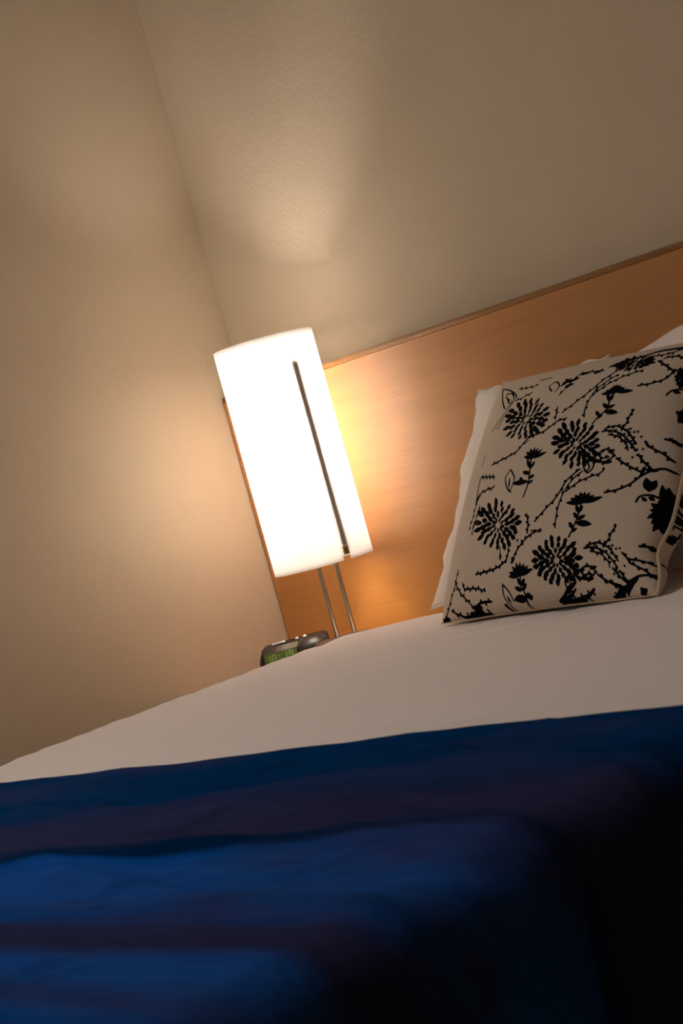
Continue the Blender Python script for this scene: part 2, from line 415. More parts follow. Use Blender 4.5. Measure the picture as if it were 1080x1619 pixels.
('line',[(0.3683,0.5024),(0.3749,0.4953),(0.3844,0.4851),(0.3939,0.4738),(0.4000,0.4633),(0.4018,0.4535),(0.4009,0.4434),(0.3986,0.4342),(0.3963,0.4268),(0.3937,0.4219),(0.3903,0.4187),(0.3870,0.4166),(0.3848,0.4151)],0.0015),
('petal',[(0.3735,0.4683),(0.3819,0.4248)],0.0022),
('line',[(0.3893,0.0699),(0.3876,0.0632),(0.3850,0.0535),(0.3827,0.0430),(0.3817,0.0339),(0.3827,0.0263),(0.3850,0.0193),(0.3876,0.0131),(0.3894,0.0083),(0.3902,0.0051),(0.3905,0.0032),(0.3906,0.0022),(0.3907,0.0014)],0.0016),
('line',[(0.3893,0.0699),(0.3939,0.0650),(0.4006,0.0579),(0.4074,0.0500),(0.4124,0.0427),(0.4150,0.0357),(0.4163,0.0284),(0.4168,0.0219),(0.4172,0.0174)],0.0016),
('petal',[(0.3972,0.0324),(0.4001,0.0112)],0.0024),
('petal',[(0.3743,0.0110),(0.3678,0.0005)],0.0050),
('line',[(0.0689,0.9419),(0.0805,0.9271),(0.0972,0.9056),(0.1154,0.8826),(0.1315,0.8630),(0.1457,0.8473),(0.1595,0.8330),(0.1713,0.8213),(0.1796,0.8129)],0.0018),
('line',[(0.0689,0.9419),(0.0842,0.9363),(0.1062,0.9283),(0.1306,0.9187),(0.1531,0.9080),(0.1750,0.8953),(0.1978,0.8807),(0.2174,0.8662),(0.2299,0.8540),(0.2324,0.8447),(0.2277,0.8371),(0.2200,0.8306),(0.2132,0.8246),(0.2075,0.8186),(0.2010,0.8131),(0.1950,0.8086),(0.1908,0.8053)],0.0015),
('line',[(0.1434,0.8906),(0.1494,0.8906),(0.1581,0.8907),(0.1680,0.8898),(0.1775,0.8863),(0.1881,0.8791),(0.1997,0.8690),(0.2097,0.8585),(0.2154,0.8500),(0.2153,0.8430),(0.2112,0.8366),(0.2048,0.8325),(0.1977,0.8322),(0.1889,0.8383),(0.1780,0.8490),(0.1676,0.8603),(0.1604,0.8680)],0.0015),
('line',[(0.1413,0.9091),(0.1413,0.9035),(0.1411,0.8954),(0.1423,0.8864),(0.1467,0.8779),(0.1567,0.8694),(0.1706,0.8604),(0.1844,0.8524),(0.1938,0.8469)],0.0013),
('line',[(0.4357,0.8302),(0.4291,0.8360),(0.4192,0.8443),(0.4100,0.8533),(0.4056,0.8607),(0.4075,0.8673),(0.4134,0.8735),(0.4214,0.8779),(0.4291,0.8788),(0.4374,0.8748),(0.4469,0.8669),(0.4556,0.8577),(0.4613,0.8495),(0.4627,0.8420),(0.4613,0.8343),(0.4588,0.8276),(0.4572,0.8229)],0.0015),
('line',[(0.2396,0.5496),(0.2531,0.5515),(0.2727,0.5541),(0.2942,0.5574),(0.3135,0.5609),(0.3301,0.5641),(0.3461,0.5674),(0.3610,0.5717),(0.3746,0.5782),(0.3855,0.5883),(0.3943,0.6012),(0.4035,0.6140),(0.4156,0.6240),(0.4323,0.6296),(0.4519,0.6326),(0.4716,0.6352),(0.4887,0.6395),(0.5019,0.6469),(0.5131,0.6559),(0.5233,0.6646),(0.5336,0.6712),(0.5454,0.6747),(0.5575,0.6764),(0.5683,0.6771),(0.5758,0.6777)],0.0018),
('petal',[(0.2476,0.5507),(0.2527,0.5619)],0.0025),
('petal',[(0.2706,0.5539),(0.2778,0.5444)],0.0025),
('petal',[(0.2936,0.5573),(0.2986,0.5685)],0.0025),
('petal',[(0.3165,0.5615),(0.3241,0.5524)],0.0025),
('petal',[(0.3393,0.5660),(0.3439,0.5775)],0.0025),
('petal',[(0.3619,0.5721),(0.3711,0.5652)],0.0025),
('petal',[(0.3819,0.5850),(0.3811,0.5976)],0.0025),
('petal',[(0.3971,0.6051),(0.4080,0.6039)],0.0025),
('petal',[(0.4142,0.6228),(0.4140,0.6355)],0.0025),
('petal',[(0.4364,0.6302),(0.4437,0.6208)],0.0025),
('petal',[(0.4594,0.6336),(0.4645,0.6447)],0.0025),
('petal',[(0.4822,0.6378),(0.4902,0.6292)],0.0025),
('petal',[(0.5035,0.6481),(0.5033,0.6607)],0.0025),
('petal',[(0.5222,0.6638),(0.5326,0.6597)],0.0025),
('petal',[(0.5434,0.6741),(0.5471,0.6860)],0.0025),
('petal',[(0.5664,0.6770),(0.5731,0.6670)],0.0025),
('line',[(0.1537,0.7139),(0.1592,0.7229),(0.1669,0.7358),(0.1755,0.7498),(0.1832,0.7621),(0.1898,0.7723),(0.1961,0.7817),(0.2021,0.7904),(0.2074,0.7985),(0.2123,0.8065),(0.2167,0.8141),(0.2204,0.8206),(0.2230,0.8252)],0.0015),
('line',[(0.1915,0.7156),(0.1944,0.7257),(0.1985,0.7403),(0.2032,0.7557),(0.2078,0.7681),(0.2125,0.7770),(0.2176,0.7842),(0.2221,0.7897),(0.2253,0.7936)],0.0015),
('line',[(0.2099,0.9011),(0.2215,0.8988),(0.2382,0.8954),(0.2566,0.8919),(0.2734,0.8894),(0.2891,0.8883),(0.3050,0.8879),(0.3189,0.8880),(0.3287,0.8879)],0.0013),
('petal',[(0.2179,0.8995),(0.2255,0.9085)],0.0025),
('petal',[(0.2338,0.8963),(0.2383,0.8848)],0.0025),
('petal',[(0.2497,0.8932),(0.2572,0.9023)],0.0025),
('petal',[(0.2656,0.8906),(0.2706,0.8793)],0.0025),
('petal',[(0.2817,0.8888),(0.2884,0.8988)],0.0025),
('petal',[(0.2978,0.8881),(0.3038,0.8775)],0.0025),
('petal',[(0.3139,0.8879),(0.3201,0.8984)],0.0025),
('line',[(0.2386,0.8322),(0.2461,0.8336),(0.2569,0.8355),(0.2689,0.8379),(0.2802,0.8404),(0.2913,0.8436),(0.3030,0.8472),(0.3134,0.8506),(0.3206,0.8530)],0.0014),
('petal',[(0.2466,0.8337),(0.2513,0.8451)],0.0025),
('petal',[(0.2665,0.8374),(0.2741,0.8283)],0.0025),
('petal',[(0.2862,0.8421),(0.2901,0.8539)],0.0025),
('petal',[(0.3057,0.8481),(0.3141,0.8400)],0.0025),
('line',[(0.4084,0.6056),(0.4107,0.6072),(0.4141,0.6094),(0.4176,0.6116),(0.4199,0.6132)],0.0013),
('line',[(0.5234,0.6832),(0.5218,0.6892),(0.5196,0.6979),(0.5173,0.7073),(0.5153,0.7156),(0.5137,0.7227),(0.5122,0.7296),(0.5110,0.7354),(0.5102,0.7396)],0.0016),
('petal',[(0.5211,0.6921),(0.5107,0.6961)],0.0025),
('petal',[(0.5169,0.7089),(0.5239,0.7186)],0.0025),
('petal',[(0.5130,0.7258),(0.5028,0.7302)],0.0025),
('line',[(0.5449,0.7098),(0.5526,0.7161),(0.5636,0.7251),(0.5760,0.7353),(0.5877,0.7454),(0.5988,0.7553),(0.6100,0.7654),(0.6209,0.7758),(0.6310,0.7862),(0.6396,0.7968),(0.6474,0.8075),(0.6549,0.8181),(0.6630,0.8283),(0.6723,0.8385),(0.6822,0.8486),(0.6918,0.8581),(0.7002,0.8664),(0.7074,0.8737),(0.7137,0.8800),(0.7189,0.8852),(0.7225,0.8889)],0.0018),
('petal',[(0.5514,0.7152),(0.5513,0.7279)],0.0025),
('petal',[(0.5720,0.7320),(0.5823,0.7278)],0.0025),
('petal',[(0.5922,0.7494),(0.5916,0.7620)],0.0025),
('petal',[(0.6120,0.7673),(0.6226,0.7639)],0.0025),
('petal',[(0.6311,0.7864),(0.6288,0.7987)],0.0025),
('petal',[(0.6478,0.8081),(0.6587,0.8070)],0.0025),
('petal',[(0.6644,0.8299),(0.6627,0.8424)],0.0025),
('petal',[(0.6831,0.8495),(0.6937,0.8462)],0.0025),
('petal',[(0.7022,0.8684),(0.7009,0.8810)],0.0025),
('petal',[(0.7212,0.8875),(0.7318,0.8844)],0.0025),
('line',[(0.6555,0.6705),(0.6531,0.6779),(0.6496,0.6884),(0.6464,0.7009),(0.6450,0.7146),(0.6455,0.7304),(0.6473,0.7485),(0.6504,0.7664),(0.6548,0.7819),(0.6610,0.7941),(0.6688,0.8044),(0.6773,0.8134),(0.6856,0.8219),(0.6945,0.8302),(0.7040,0.8381),(0.7126,0.8446),(0.7185,0.8492)],0.0016),
('petal',[(0.6527,0.6792),(0.6420,0.6822)],0.0025),
('petal',[(0.6458,0.7071),(0.6540,0.7154)],0.0025),
('petal',[(0.6461,0.7360),(0.6378,0.7444)],0.0025),
('petal',[(0.6501,0.7647),(0.6602,0.7697)],0.0025),
('petal',[(0.6597,0.7914),(0.6550,0.8029)],0.0025),
('petal',[(0.6767,0.8127),(0.6874,0.8099)],0.0025),
('petal',[(0.6959,0.8314),(0.6958,0.8441)],0.0025),
('petal',[(0.7167,0.8479),(0.7269,0.8432)],0.0025),
('line',[(0.6589,0.7726),(0.6661,0.7797),(0.6765,0.7898),(0.6884,0.8009),(0.7005,0.8105),(0.7124,0.8183),(0.7250,0.8254),(0.7382,0.8319),(0.7521,0.8378),(0.7685,0.8434),(0.7867,0.8485),(0.8033,0.8528),(0.8148,0.8558)],0.0016),
('petal',[(0.6650,0.7786),(0.6640,0.7912)],0.0025),
('petal',[(0.6829,0.7957),(0.6933,0.7921)],0.0025),
('petal',[(0.7017,0.8113),(0.7027,0.8238)],0.0025),
('petal',[(0.7222,0.8238),(0.7317,0.8176)],0.0025),
('petal',[(0.7435,0.8342),(0.7462,0.8464)],0.0025),
('petal',[(0.7656,0.8424),(0.7741,0.8344)],0.0025),
('petal',[(0.7881,0.8489),(0.7922,0.8606)],0.0025),
('petal',[(0.8107,0.8547),(0.8188,0.8461)],0.0025),
('line',[(0.5436,0.2742),(0.5506,0.2811),(0.5606,0.2909),(0.5719,0.3020),(0.5829,0.3129),(0.5938,0.3231),(0.6052,0.3335),(0.6162,0.3444),(0.6260,0.3561),(0.6341,0.3697),(0.6410,0.3846),(0.6475,0.3990),(0.6541,0.4110),(0.6613,0.4198),(0.6685,0.4267),(0.6755,0.4324),(0.6819,0.4376),(0.6879,0.4427),(0.6936,0.4473),(0.6984,0.4510),(0.7018,0.4536)],0.0018),
('petal',[(0.5498,0.2803),(0.5487,0.2928)],0.0025),
('petal',[(0.5690,0.2991),(0.5796,0.2958)],0.0025),
('petal',[(0.5882,0.3179),(0.5873,0.3305)],0.0025),
('petal',[(0.6078,0.3361),(0.6184,0.3329)],0.0025),
('petal',[(0.6260,0.3562),(0.6221,0.3680)],0.0025),
('petal',[(0.6393,0.3808),(0.6502,0.3822)],0.0025),
('petal',[(0.6515,0.4062),(0.6473,0.4179)],0.0025),
('petal',[(0.6689,0.4270),(0.6792,0.4226)],0.0025),
('petal',[(0.6894,0.4439),(0.6894,0.4566)],0.0025),
('line',[(0.6379,0.2402),(0.6375,0.2491),(0.6370,0.2619),(0.6368,0.2767),(0.6374,0.2917),(0.6389,0.3069),(0.6409,0.3231),(0.6438,0.3396),(0.6481,0.3554),(0.6541,0.3708),(0.6615,0.3861),(0.6696,0.4004),(0.6780,0.4127),(0.6873,0.4230),(0.6976,0.4316),(0.7070,0.4384),(0.7135,0.4433)],0.0016),
('petal',[(0.6375,0.2494),(0.6282,0.2561)],0.0025),
('petal',[(0.6369,0.2785),(0.6462,0.2851)],0.0025),
('petal',[(0.6389,0.3075),(0.6309,0.3160)],0.0025),
('petal',[(0.6432,0.3361),(0.6533,0.3410)],0.0025),
('petal',[(0.6513,0.3636),(0.6456,0.3743)],0.0025),
('petal',[(0.6632,0.3891),(0.6741,0.3894)],0.0025),
('petal',[(0.6779,0.4127),(0.6746,0.4247)],0.0025),
('petal',[(0.6972,0.4313),(0.7075,0.4270)],0.0025),
('line',[(0.6625,0.3715),(0.6701,0.3774),(0.6810,0.3859),(0.6935,0.3950),(0.7057,0.4026),(0.7181,0.4085),(0.7312,0.4135),(0.7439,0.4178),(0.7547,0.4214),(0.7632,0.4238),(0.7702,0.4251),(0.7761,0.4263),(0.7814,0.4283),(0.7861,0.4317),(0.7901,0.4359),(0.7933,0.4399),(0.7955,0.4426)],0.0016),
('petal',[(0.6692,0.3767),(0.6694,0.3893)],0.0025),
('petal',[(0.6886,0.3914),(0.6987,0.3864)],0.0025),
('petal',[(0.7089,0.4041),(0.7112,0.4165)],0.0025),
('petal',[(0.7307,0.4133),(0.7394,0.4057)],0.0025),
('petal',[(0.7529,0.4208),(0.7564,0.4328)],0.0025),
('petal',[(0.7756,0.4262),(0.7833,0.4172)],0.0025),
('petal',[(0.7943,0.4411),(0.7920,0.4535)],0.0025),
('line',[(0.7513,0.5975),(0.7574,0.5981),(0.7662,0.5989),(0.7763,0.5992),(0.7865,0.5979),(0.7970,0.5947),(0.8083,0.5901),(0.8195,0.5846),(0.8296,0.5787),(0.8383,0.5722),(0.8460,0.5651),(0.8534,0.5574),(0.8607,0.5493),(0.8688,0.5396),(0.8773,0.5288),(0.8847,0.5189),(0.8899,0.5121)],0.0018),
('petal',[(0.7593,0.5982),(0.7647,0.6092)],0.0025),
('petal',[(0.7784,0.5989),(0.7836,0.5878)],0.0025),
('petal',[(0.7971,0.5947),(0.8060,0.6021)],0.0025),
('petal',[(0.8150,0.5868),(0.8172,0.5745)],0.0025),
('petal',[(0.8321,0.5768),(0.8422,0.5817)],0.0025),
('petal',[(0.8474,0.5636),(0.8459,0.5511)],0.0025),
('petal',[(0.8614,0.5485),(0.8722,0.5506)],0.0025),
('petal',[(0.8745,0.5324),(0.8719,0.5201)],0.0025),
('petal',[(0.8871,0.5158),(0.8980,0.5173)],0.0025),
('line',[(0.7599,0.6081),(0.7662,0.6101),(0.7753,0.6130),(0.7853,0.6155),(0.7945,0.6163),(0.8024,0.6150),(0.8100,0.6123),(0.8175,0.6087),(0.8248,0.6045),(0.8319,0.6001),(0.8388,0.5953),(0.8458,0.5895),(0.8532,0.5822),(0.8618,0.5720),(0.8713,0.5596),(0.8799,0.5478),(0.8859,0.5397)],0.0018),
('petal',[(0.7677,0.6105),(0.7712,0.6225)],0.0025),
('petal',[(0.7863,0.6156),(0.7932,0.6058)],0.0025),
('petal',[(0.8052,0.6140),(0.8138,0.6219)],0.0025),
('petal',[(0.8229,0.6056),(0.8245,0.5931)],0.0025),
('petal',[(0.8395,0.5947),(0.8498,0.5990)],0.0025),
('petal',[(0.8544,0.5808),(0.8522,0.5684)],0.0025),
('petal',[(0.8674,0.5647),(0.8783,0.5661)],0.0025),
('petal',[(0.8798,0.5478),(0.8769,0.5357)],0.0025),
('line',[(0.7794,0.5824),(0.7867,0.5806),(0.7972,0.5782),(0.8088,0.5747),(0.8194,0.5699),(0.8289,0.5629),(0.8385,0.5543),(0.8470,0.5453),(0.8538,0.5374),(0.8584,0.5306),(0.8612,0.5242),(0.8629,0.5188),(0.8642,0.5150)],0.0015),
('petal',[(0.7873,0.5805),(0.7951,0.5893)],0.0025),
('petal',[(0.8040,0.5761),(0.8077,0.5643)],0.0025),
('petal',[(0.8200,0.5694),(0.8301,0.5744)],0.0025),
('petal',[(0.8341,0.5582),(0.8334,0.5456)],0.0025),
('petal',[(0.8471,0.5453),(0.8579,0.5475)],0.0025),
('petal',[(0.8584,0.5305),(0.8532,0.5194)],0.0025),
('line',[(0.8241,0.6007),(0.8262,0.6063),(0.8292,0.6142),(0.8324,0.6229),(0.8346,0.6307),(0.8356,0.6371),(0.8357,0.6430),(0.8358,0.6488),(0.8365,0.6547),(0.8384,0.6612),(0.8408,0.6681),(0.8433,0.6742),(0.8449,0.6785)],0.0018),
('petal',[(0.8273,0.6093),(0.8216,0.6200)],0.0025),
('petal',[(0.8329,0.6247),(0.8434,0.6282)],0.0025),
('petal',[(0.8357,0.6410),(0.8268,0.6485)],0.0025),
('petal',[(0.8373,0.6576),(0.8479,0.6612)],0.0025),
('petal',[(0.8428,0.6731),(0.8372,0.6839)],0.0025),
('petal',[(0.8658,0.5894),(0.8740,0.5845)],0.0022),
('petal',[(0.8779,0.5910),(0.8859,0.5863)],0.0022),
('petal',[(0.8498,0.6032),(0.8582,0.5981)],0.0022),
('petal',[(0.8930,0.5704),(0.9006,0.5658)],0.0022),
('petal',[(0.9078,0.5216),(0.9149,0.5174)],0.0022),
('petal',[(0.8941,0.4984),(0.9015,0.4940)],0.0022),
('petal',[(0.8810,0.4892),(0.8886,0.4847)],0.0022),
('petal',[(0.8498,0.5899),(0.8582,0.5849)],0.0022),
('line',[(0.9132,0.5495),(0.9155,0.5459),(0.9190,0.5406),(0.9224,0.5353),(0.9248,0.5317)],0.0022),
('line',[(0.9235,0.5316),(0.9276,0.5296),(0.9334,0.5267),(0.9401,0.5234),(0.9464,0.5201),(0.9525,0.5171),(0.9586,0.5139),(0.9647,0.5105),(0.9705,0.5067),(0.9764,0.5017),(0.9824,0.4960),(0.9877,0.4907),(0.9914,0.4871)],0.0018),
('petal',[(0.9309,0.5280),(0.9401,0.5348)],0.0025),
('petal',[(0.9484,0.5191),(0.9504,0.5067)],0.0025),
('petal',[(0.9658,0.5098),(0.9756,0.5153)],0.0025),
('petal',[(0.9814,0.4970),(0.9804,0.4845)],0.0025),
('line',[(0.9013,0.4986),(0.9050,0.4933),(0.9103,0.4857),(0.9162,0.4775),(0.9219,0.4705),(0.9277,0.4647),(0.9339,0.4594),(0.9395,0.4549),(0.9434,0.4518)],0.0019),
('petal',[(0.9064,0.4913),(0.9173,0.4922)],0.0025),
('petal',[(0.9166,0.4770),(0.9143,0.4646)],0.0025),
('petal',[(0.9283,0.4642),(0.9387,0.4683)],0.0025),
('petal',[(0.9414,0.4533),(0.9413,0.4407)],0.0025),
('line',[(0.8305,0.4860),(0.8379,0.4808),(0.8484,0.4732),(0.8604,0.4650),(0.8719,0.4576),(0.8839,0.4508),(0.8967,0.4441),(0.9083,0.4383),(0.9164,0.4342)],0.0018),
('petal',[(0.8374,0.4811),(0.8474,0.4862)],0.0025),
('petal',[(0.8528,0.4702),(0.8535,0.4576)],0.0025),
('petal',[(0.8686,0.4597),(0.8784,0.4653)],0.0025),
('petal',[(0.8848,0.4503),(0.8867,0.4379)],0.0025),
('petal',[(0.9013,0.4418),(0.9106,0.4485)],0.0025),
('line',[(0.7511,0.4963),(0.7554,0.5016),(0.7614,0.5095),(0.7685,0.5171),(0.7758,0.5218),(0.7837,0.5227),(0.7925,0.5214),(0.8009,0.5185),(0.8074,0.5148),(0.8122,0.5100),(0.8157,0.5039),(0.8175,0.4974),(0.8170,0.4913),(0.8135,0.4849),(0.8076,0.4781),(0.8002,0.4726),(0.7922,0.4700),(0.7825,0.4720),(0.7712,0.4771),(0.7607,0.4830),(0.7533,0.4869)],0.0018),
('petal',[(0.7565,0.5031),(0.7539,0.5154)],0.0025),
('petal',[(0.7703,0.5183),(0.7802,0.5127)],0.0025),
('petal',[(0.7886,0.5220),(0.7960,0.5314)],0.0025),
('petal',[(0.8067,0.5152),(0.8083,0.5027)],0.0025),
('petal',[(0.8174,0.4977),(0.8279,0.4940)],0.0025),
('petal',[(0.8085,0.4792),(0.7978,0.4815)],0.0025),
('petal',[(0.7915,0.4702),(0.7838,0.4611)],0.0025),
('petal',[(0.7732,0.4762),(0.7707,0.4886)],0.0025),
('petal',[(0.7558,0.4856),(0.7464,0.4791)],0.0025),
('line',[(0.7567,0.5096),(0.7607,0.5054),(0.7664,0.4993),(0.7729,0.4932),(0.7792,0.4893),(0.7859,0.4884),(0.7931,0.4894),(0.7997,0.4910),(0.8042,0.4920)],0.0016),
('petal',[(0.7627,0.5033),(0.7734,0.5060)],0.0025),
('petal',[(0.7752,0.4917),(0.7764,0.4792)],0.0025),
('petal',[(0.7907,0.4891),(0.7959,0.5002)],0.0025),
('line',[(0.7125,0.4863),(0.7178,0.4870),(0.7254,0.4880),(0.7335,0.4882),(0.7400,0.4863),(0.7451,0.4814),(0.7496,0.4744),(0.7527,0.4666),(0.7535,0.4595),(0.7513,0.4521),(0.7467,0.4442),(0.7409,0.4380),(0.7354,0.4357),(0.7296,0.4392),(0.7232,0.4468),(0.7174,0.4558),(0.7135,0.4633),(0.7123,0.4693),(0.7129,0.4750),(0.7143,0.4799),(0.7151,0.4833)],0.0018),
('line',[(0.7250,0.4804),(0.7279,0.4758),(0.7320,0.4692),(0.7359,0.4621),(0.7380,0.4563),(0.7373,0.4520),(0.7348,0.4484),(0.7320,0.4455),(0.7300,0.4435)],0.0018),
('line',[(0.7372,0.4976),(0.7430,0.4929),(0.7512,0.4860),(0.7606,0.4791),(0.7695,0.4745),(0.7787,0.4731),(0.7886,0.4736),(0.7975,0.4749),(0.8037,0.4756)],0.0018),
('petal',[(0.7438,0.4922),(0.7541,0.4964)],0.0025),
('petal',[(0.7571,0.4817),(0.7575,0.4690)],0.0025),
('petal',[(0.7717,0.4742),(0.7790,0.4836)],0.0025),
('petal',[(0.7878,0.4736),(0.7944,0.4635)],0.0025),
('petal',[(0.7956,0.5110),(0.8191,0.5187)],0.0030),
('petal',[(0.7922,0.4700),(0.8193,0.4729)],0.0030),
('line',[(0.7665,0.1569),(0.7732,0.1576),(0.7827,0.1586),(0.7935,0.1592),(0.8040,0.1584),(0.8143,0.1561),(0.8251,0.1525),(0.8354,0.1482),(0.8444,0.1433),(0.8516,0.1379),(0.8575,0.1319),(0.8628,0.1253),(0.8679,0.1183),(0.8734,0.1100),(0.8787,0.1006),(0.8834,0.0919),(0.8866,0.0859)],0.0018),
('petal',[(0.7746,0.1577),(0.7799,0.1688)],0.0025),
('petal',[(0.7937,0.1592),(0.7993,0.1483)],0.0025),
('petal',[(0.8126,0.1564),(0.8205,0.1652)],0.0025),
('petal',[(0.8310,0.1500),(0.8337,0.1378)],0.0025),
('petal',[(0.8482,0.1405),(0.8583,0.1453)],0.0025),
('petal',[(0.8624,0.1258),(0.8600,0.1135)],0.0025),
('petal',[(0.8742,0.1085),(0.8852,0.1082)],0.0025),
('petal',[(0.8845,0.0898),(0.8801,0.0782)],0.0025),
('line',[(0.7787,0.1661),(0.7858,0.1680),(0.7961,0.1708),(0.8073,0.1734),(0.8172,0.1744),(0.8253,0.1736),(0.8327,0.1716),(0.8398,0.1688),(0.8466,0.1655),(0.8531,0.1620),(0.8594,0.1581),(0.8653,0.1533),(0.8711,0.1472),(0.8771,0.1384),(0.8831,0.1275),(0.8884,0.1172),(0.8920,0.1101)],0.0018),
('petal',[(0.7865,0.1682),(0.7905,0.1800)],0.0025),
('petal',[(0.8053,0.1729),(0.8131,0.1641)],0.0025),
('petal',[(0.8243,0.1737),(0.8313,0.1835)],0.0025),
('petal',[(0.8426,0.1674),(0.8448,0.1551)],0.0025),
('petal',[(0.8598,0.1578),(0.8701,0.1622)],0.0025),
('petal',[(0.8739,0.1430),(0.8706,0.1310)],0.0025),
('petal',[(0.8845,0.1247),(0.8955,0.1238)],0.0025),
('line',[(0.7916,0.1450),(0.7989,0.1437),(0.8094,0.1419),(0.8207,0.1393),(0.8303,0.1354),(0.8382,0.1296),(0.8454,0.1223),(0.8515,0.1146),(0.8561,0.1079),(0.8585,0.1021),(0.8592,0.0966),(0.8591,0.0919),(0.8592,0.0887)],0.0015),
('petal',[(0.7996,0.1436),(0.8070,0.1529)],0.0025),
('petal',[(0.8165,0.1403),(0.8208,0.1286)],0.0025),
('petal',[(0.8325,0.1338),(0.8426,0.1387)],0.0025),
('petal',[(0.8460,0.1216),(0.8435,0.1093)],0.0025),
('petal',[(0.8567,0.1063),(0.8676,0.1044)],0.0025),
('line',[(0.8449,0.1623),(0.8482,0.1671),(0.8531,0.1741),(0.8581,0.1817),(0.8618,0.1884),(0.8637,0.1939),(0.8645,0.1990),(0.8650,0.2039),(0.8662,0.2089),(0.8685,0.2145),(0.8714,0.2204),(0.8741,0.2257),(0.8760,0.2294)],0.0018),
('petal',[(0.8499,0.1695),(0.8468,0.1816)],0.0025),
('petal',[(0.8587,0.1828),(0.8697,0.1832)],0.0025),
('petal',[(0.8643,0.1981),(0.8565,0.2069)],0.0025),
('petal',[(0.8683,0.2140),(0.8791,0.2160)],0.0025),
('petal',[(0.8756,0.2285),(0.8710,0.2400)],0.0025),
('petal',[(0.8869,0.1540),(0.8944,0.1500)],0.0022),
('petal',[(0.9005,0.1560),(0.9079,0.1521)],0.0022),
('petal',[(0.8730,0.1654),(0.8809,0.1614)],0.0022),
('petal',[(0.9109,0.1380),(0.9177,0.1341)],0.0022),
('petal',[(0.9099,0.0941),(0.9164,0.0902)],0.0022),
('petal',[(0.8865,0.0741),(0.8933,0.0702)],0.0022),
('petal',[(0.8684,0.0667),(0.8754,0.0627)],0.0022),
('petal',[(0.8696,0.1538),(0.8773,0.1497)],0.0022),
('line',[(0.9258,0.1194),(0.9272,0.1160),(0.9291,0.1112),(0.9311,0.1064),(0.9324,0.1030)],0.0022),
('line',[(0.9309,0.1030),(0.9348,0.1011),(0.9404,0.0984),(0.9467,0.0953),(0.9529,0.0921),(0.9588,0.0891),(0.9649,0.0859),(0.9709,0.0825),(0.9767,0.0786),(0.9824,0.0737),(0.9883,0.0680),(0.9933,0.0627),(0.9969,0.0590)],0.0018),
('petal',[(0.9383,0.0994),(0.9475,0.1062)],0.0025),
('petal',[(0.9559,0.0906),(0.9579,0.0781)],0.0025),
('petal',[(0.9731,0.0810),(0.9831,0.0864)],0.0025),
('petal',[(0.9884,0.0678),(0.9870,0.0553)],0.0025),
('line',[(0.8947,0.0741),(0.8971,0.0695),(0.9005,0.0629),(0.9046,0.0557),(0.9088,0.0495),(0.9137,0.0444),(0.9193,0.0395),(0.9245,0.0354),(0.9281,0.0326)],0.0019),
('petal',[(0.8989,0.0661),(0.9098,0.0653)],0.0025),
('petal',[(0.9079,0.0507),(0.9047,0.0387)],0.0025),
('petal',[(0.9202,0.0388),(0.9304,0.0433)],0.0025),
('line',[(0.8109,0.0649),(0.8170,0.0606),(0.8256,0.0544),(0.8355,0.0476),(0.8454,0.0414),(0.8561,0.0357),(0.8680,0.0299),(0.8788,0.0249),(0.8863,0.0214)],0.0018),
('petal',[(0.8178,0.0600),(0.8278,0.0651)],0.0025),
('petal',[(0.8333,0.0491),(0.8340,0.0365)],0.0025),
('petal',[(0.8493,0.0393),(0.8587,0.0458)],0.0025),
('petal',[(0.8659,0.0309),(0.8681,0.0186)],0.0025),
('petal',[(0.8827,0.0231),(0.8919,0.0300)],0.0025),
('line',[(0.7288,0.0734),(0.7356,0.0777),(0.7453,0.0841),(0.7559,0.0903),(0.7656,0.0942),(0.7746,0.0949),(0.7836,0.0939),(0.7915,0.0916),(0.7971,0.0886),(0.8004,0.0847),(0.8019,0.0796),(0.8013,0.0743),(0.7982,0.0693),(0.7917,0.0643),(0.7822,0.0590),(0.7716,0.0547),(0.7617,0.0527),(0.7521,0.0542),(0.7422,0.0583),(0.7333,0.0629),(0.7271,0.0660)],0.0018),
('petal',[(0.7358,0.0779),(0.7368,0.0905)],0.0025),
('petal',[(0.7527,0.0884),(0.7623,0.0824)],0.0025),
('petal',[(0.7709,0.0946),(0.7764,0.1055)],0.0025),
('petal',[(0.7898,0.0921),(0.7936,0.0802)],0.0025),
('petal',[(0.8016,0.0775),(0.8098,0.0690)],0.0025),
('petal',[(0.7888,0.0627),(0.7793,0.0689)],0.0025),
('petal',[(0.7710,0.0546),(0.7665,0.0431)],0.0025),
('petal',[(0.7521,0.0543),(0.7492,0.0665)],0.0025),
('petal',[(0.7343,0.0624),(0.7249,0.0558)],0.0025),
('line',[(0.7404,0.0841),(0.7430,0.0807),(0.7465,0.0758),(0.7510,0.0710),(0.7562,0.0679),(0.7630,0.0671),(0.7714,0.0679),(0.7792,0.0692),(0.7846,0.0700)],0.0016),
('petal',[(0.7457,0.0770),(0.7566,0.0782)],0.0025),
('petal',[(0.7590,0.0676),(0.7644,0.0566)],0.0025),
('petal',[(0.7750,0.0685),(0.7799,0.0798)],0.0025),
('line',[(0.6831,0.0654),(0.6890,0.0659),(0.6977,0.0667),(0.7064,0.0669),(0.7125,0.0655),(0.7157,0.0617),(0.7172,0.0563),(0.7168,0.0503),(0.7140,0.0449),(0.7074,0.0396),(0.6976,0.0340),(0.6875,0.0296),(0.6800,0.0280),(0.6758,0.0305),(0.6734,0.0359),(0.6725,0.0424),(0.6726,0.0479),(0.6745,0.0523),(0.6781,0.0567),(0.6819,0.0604),(0.6844,0.0630)],0.0018),
('line',[(0.6937,0.0609),(0.6944,0.0574),(0.6956,0.0523),(0.6962,0.0470),(0.6954,0.0427),(0.6922,0.0395),(0.6874,0.0369),(0.6825,0.0349),(0.6791,0.0334)],0.0018),
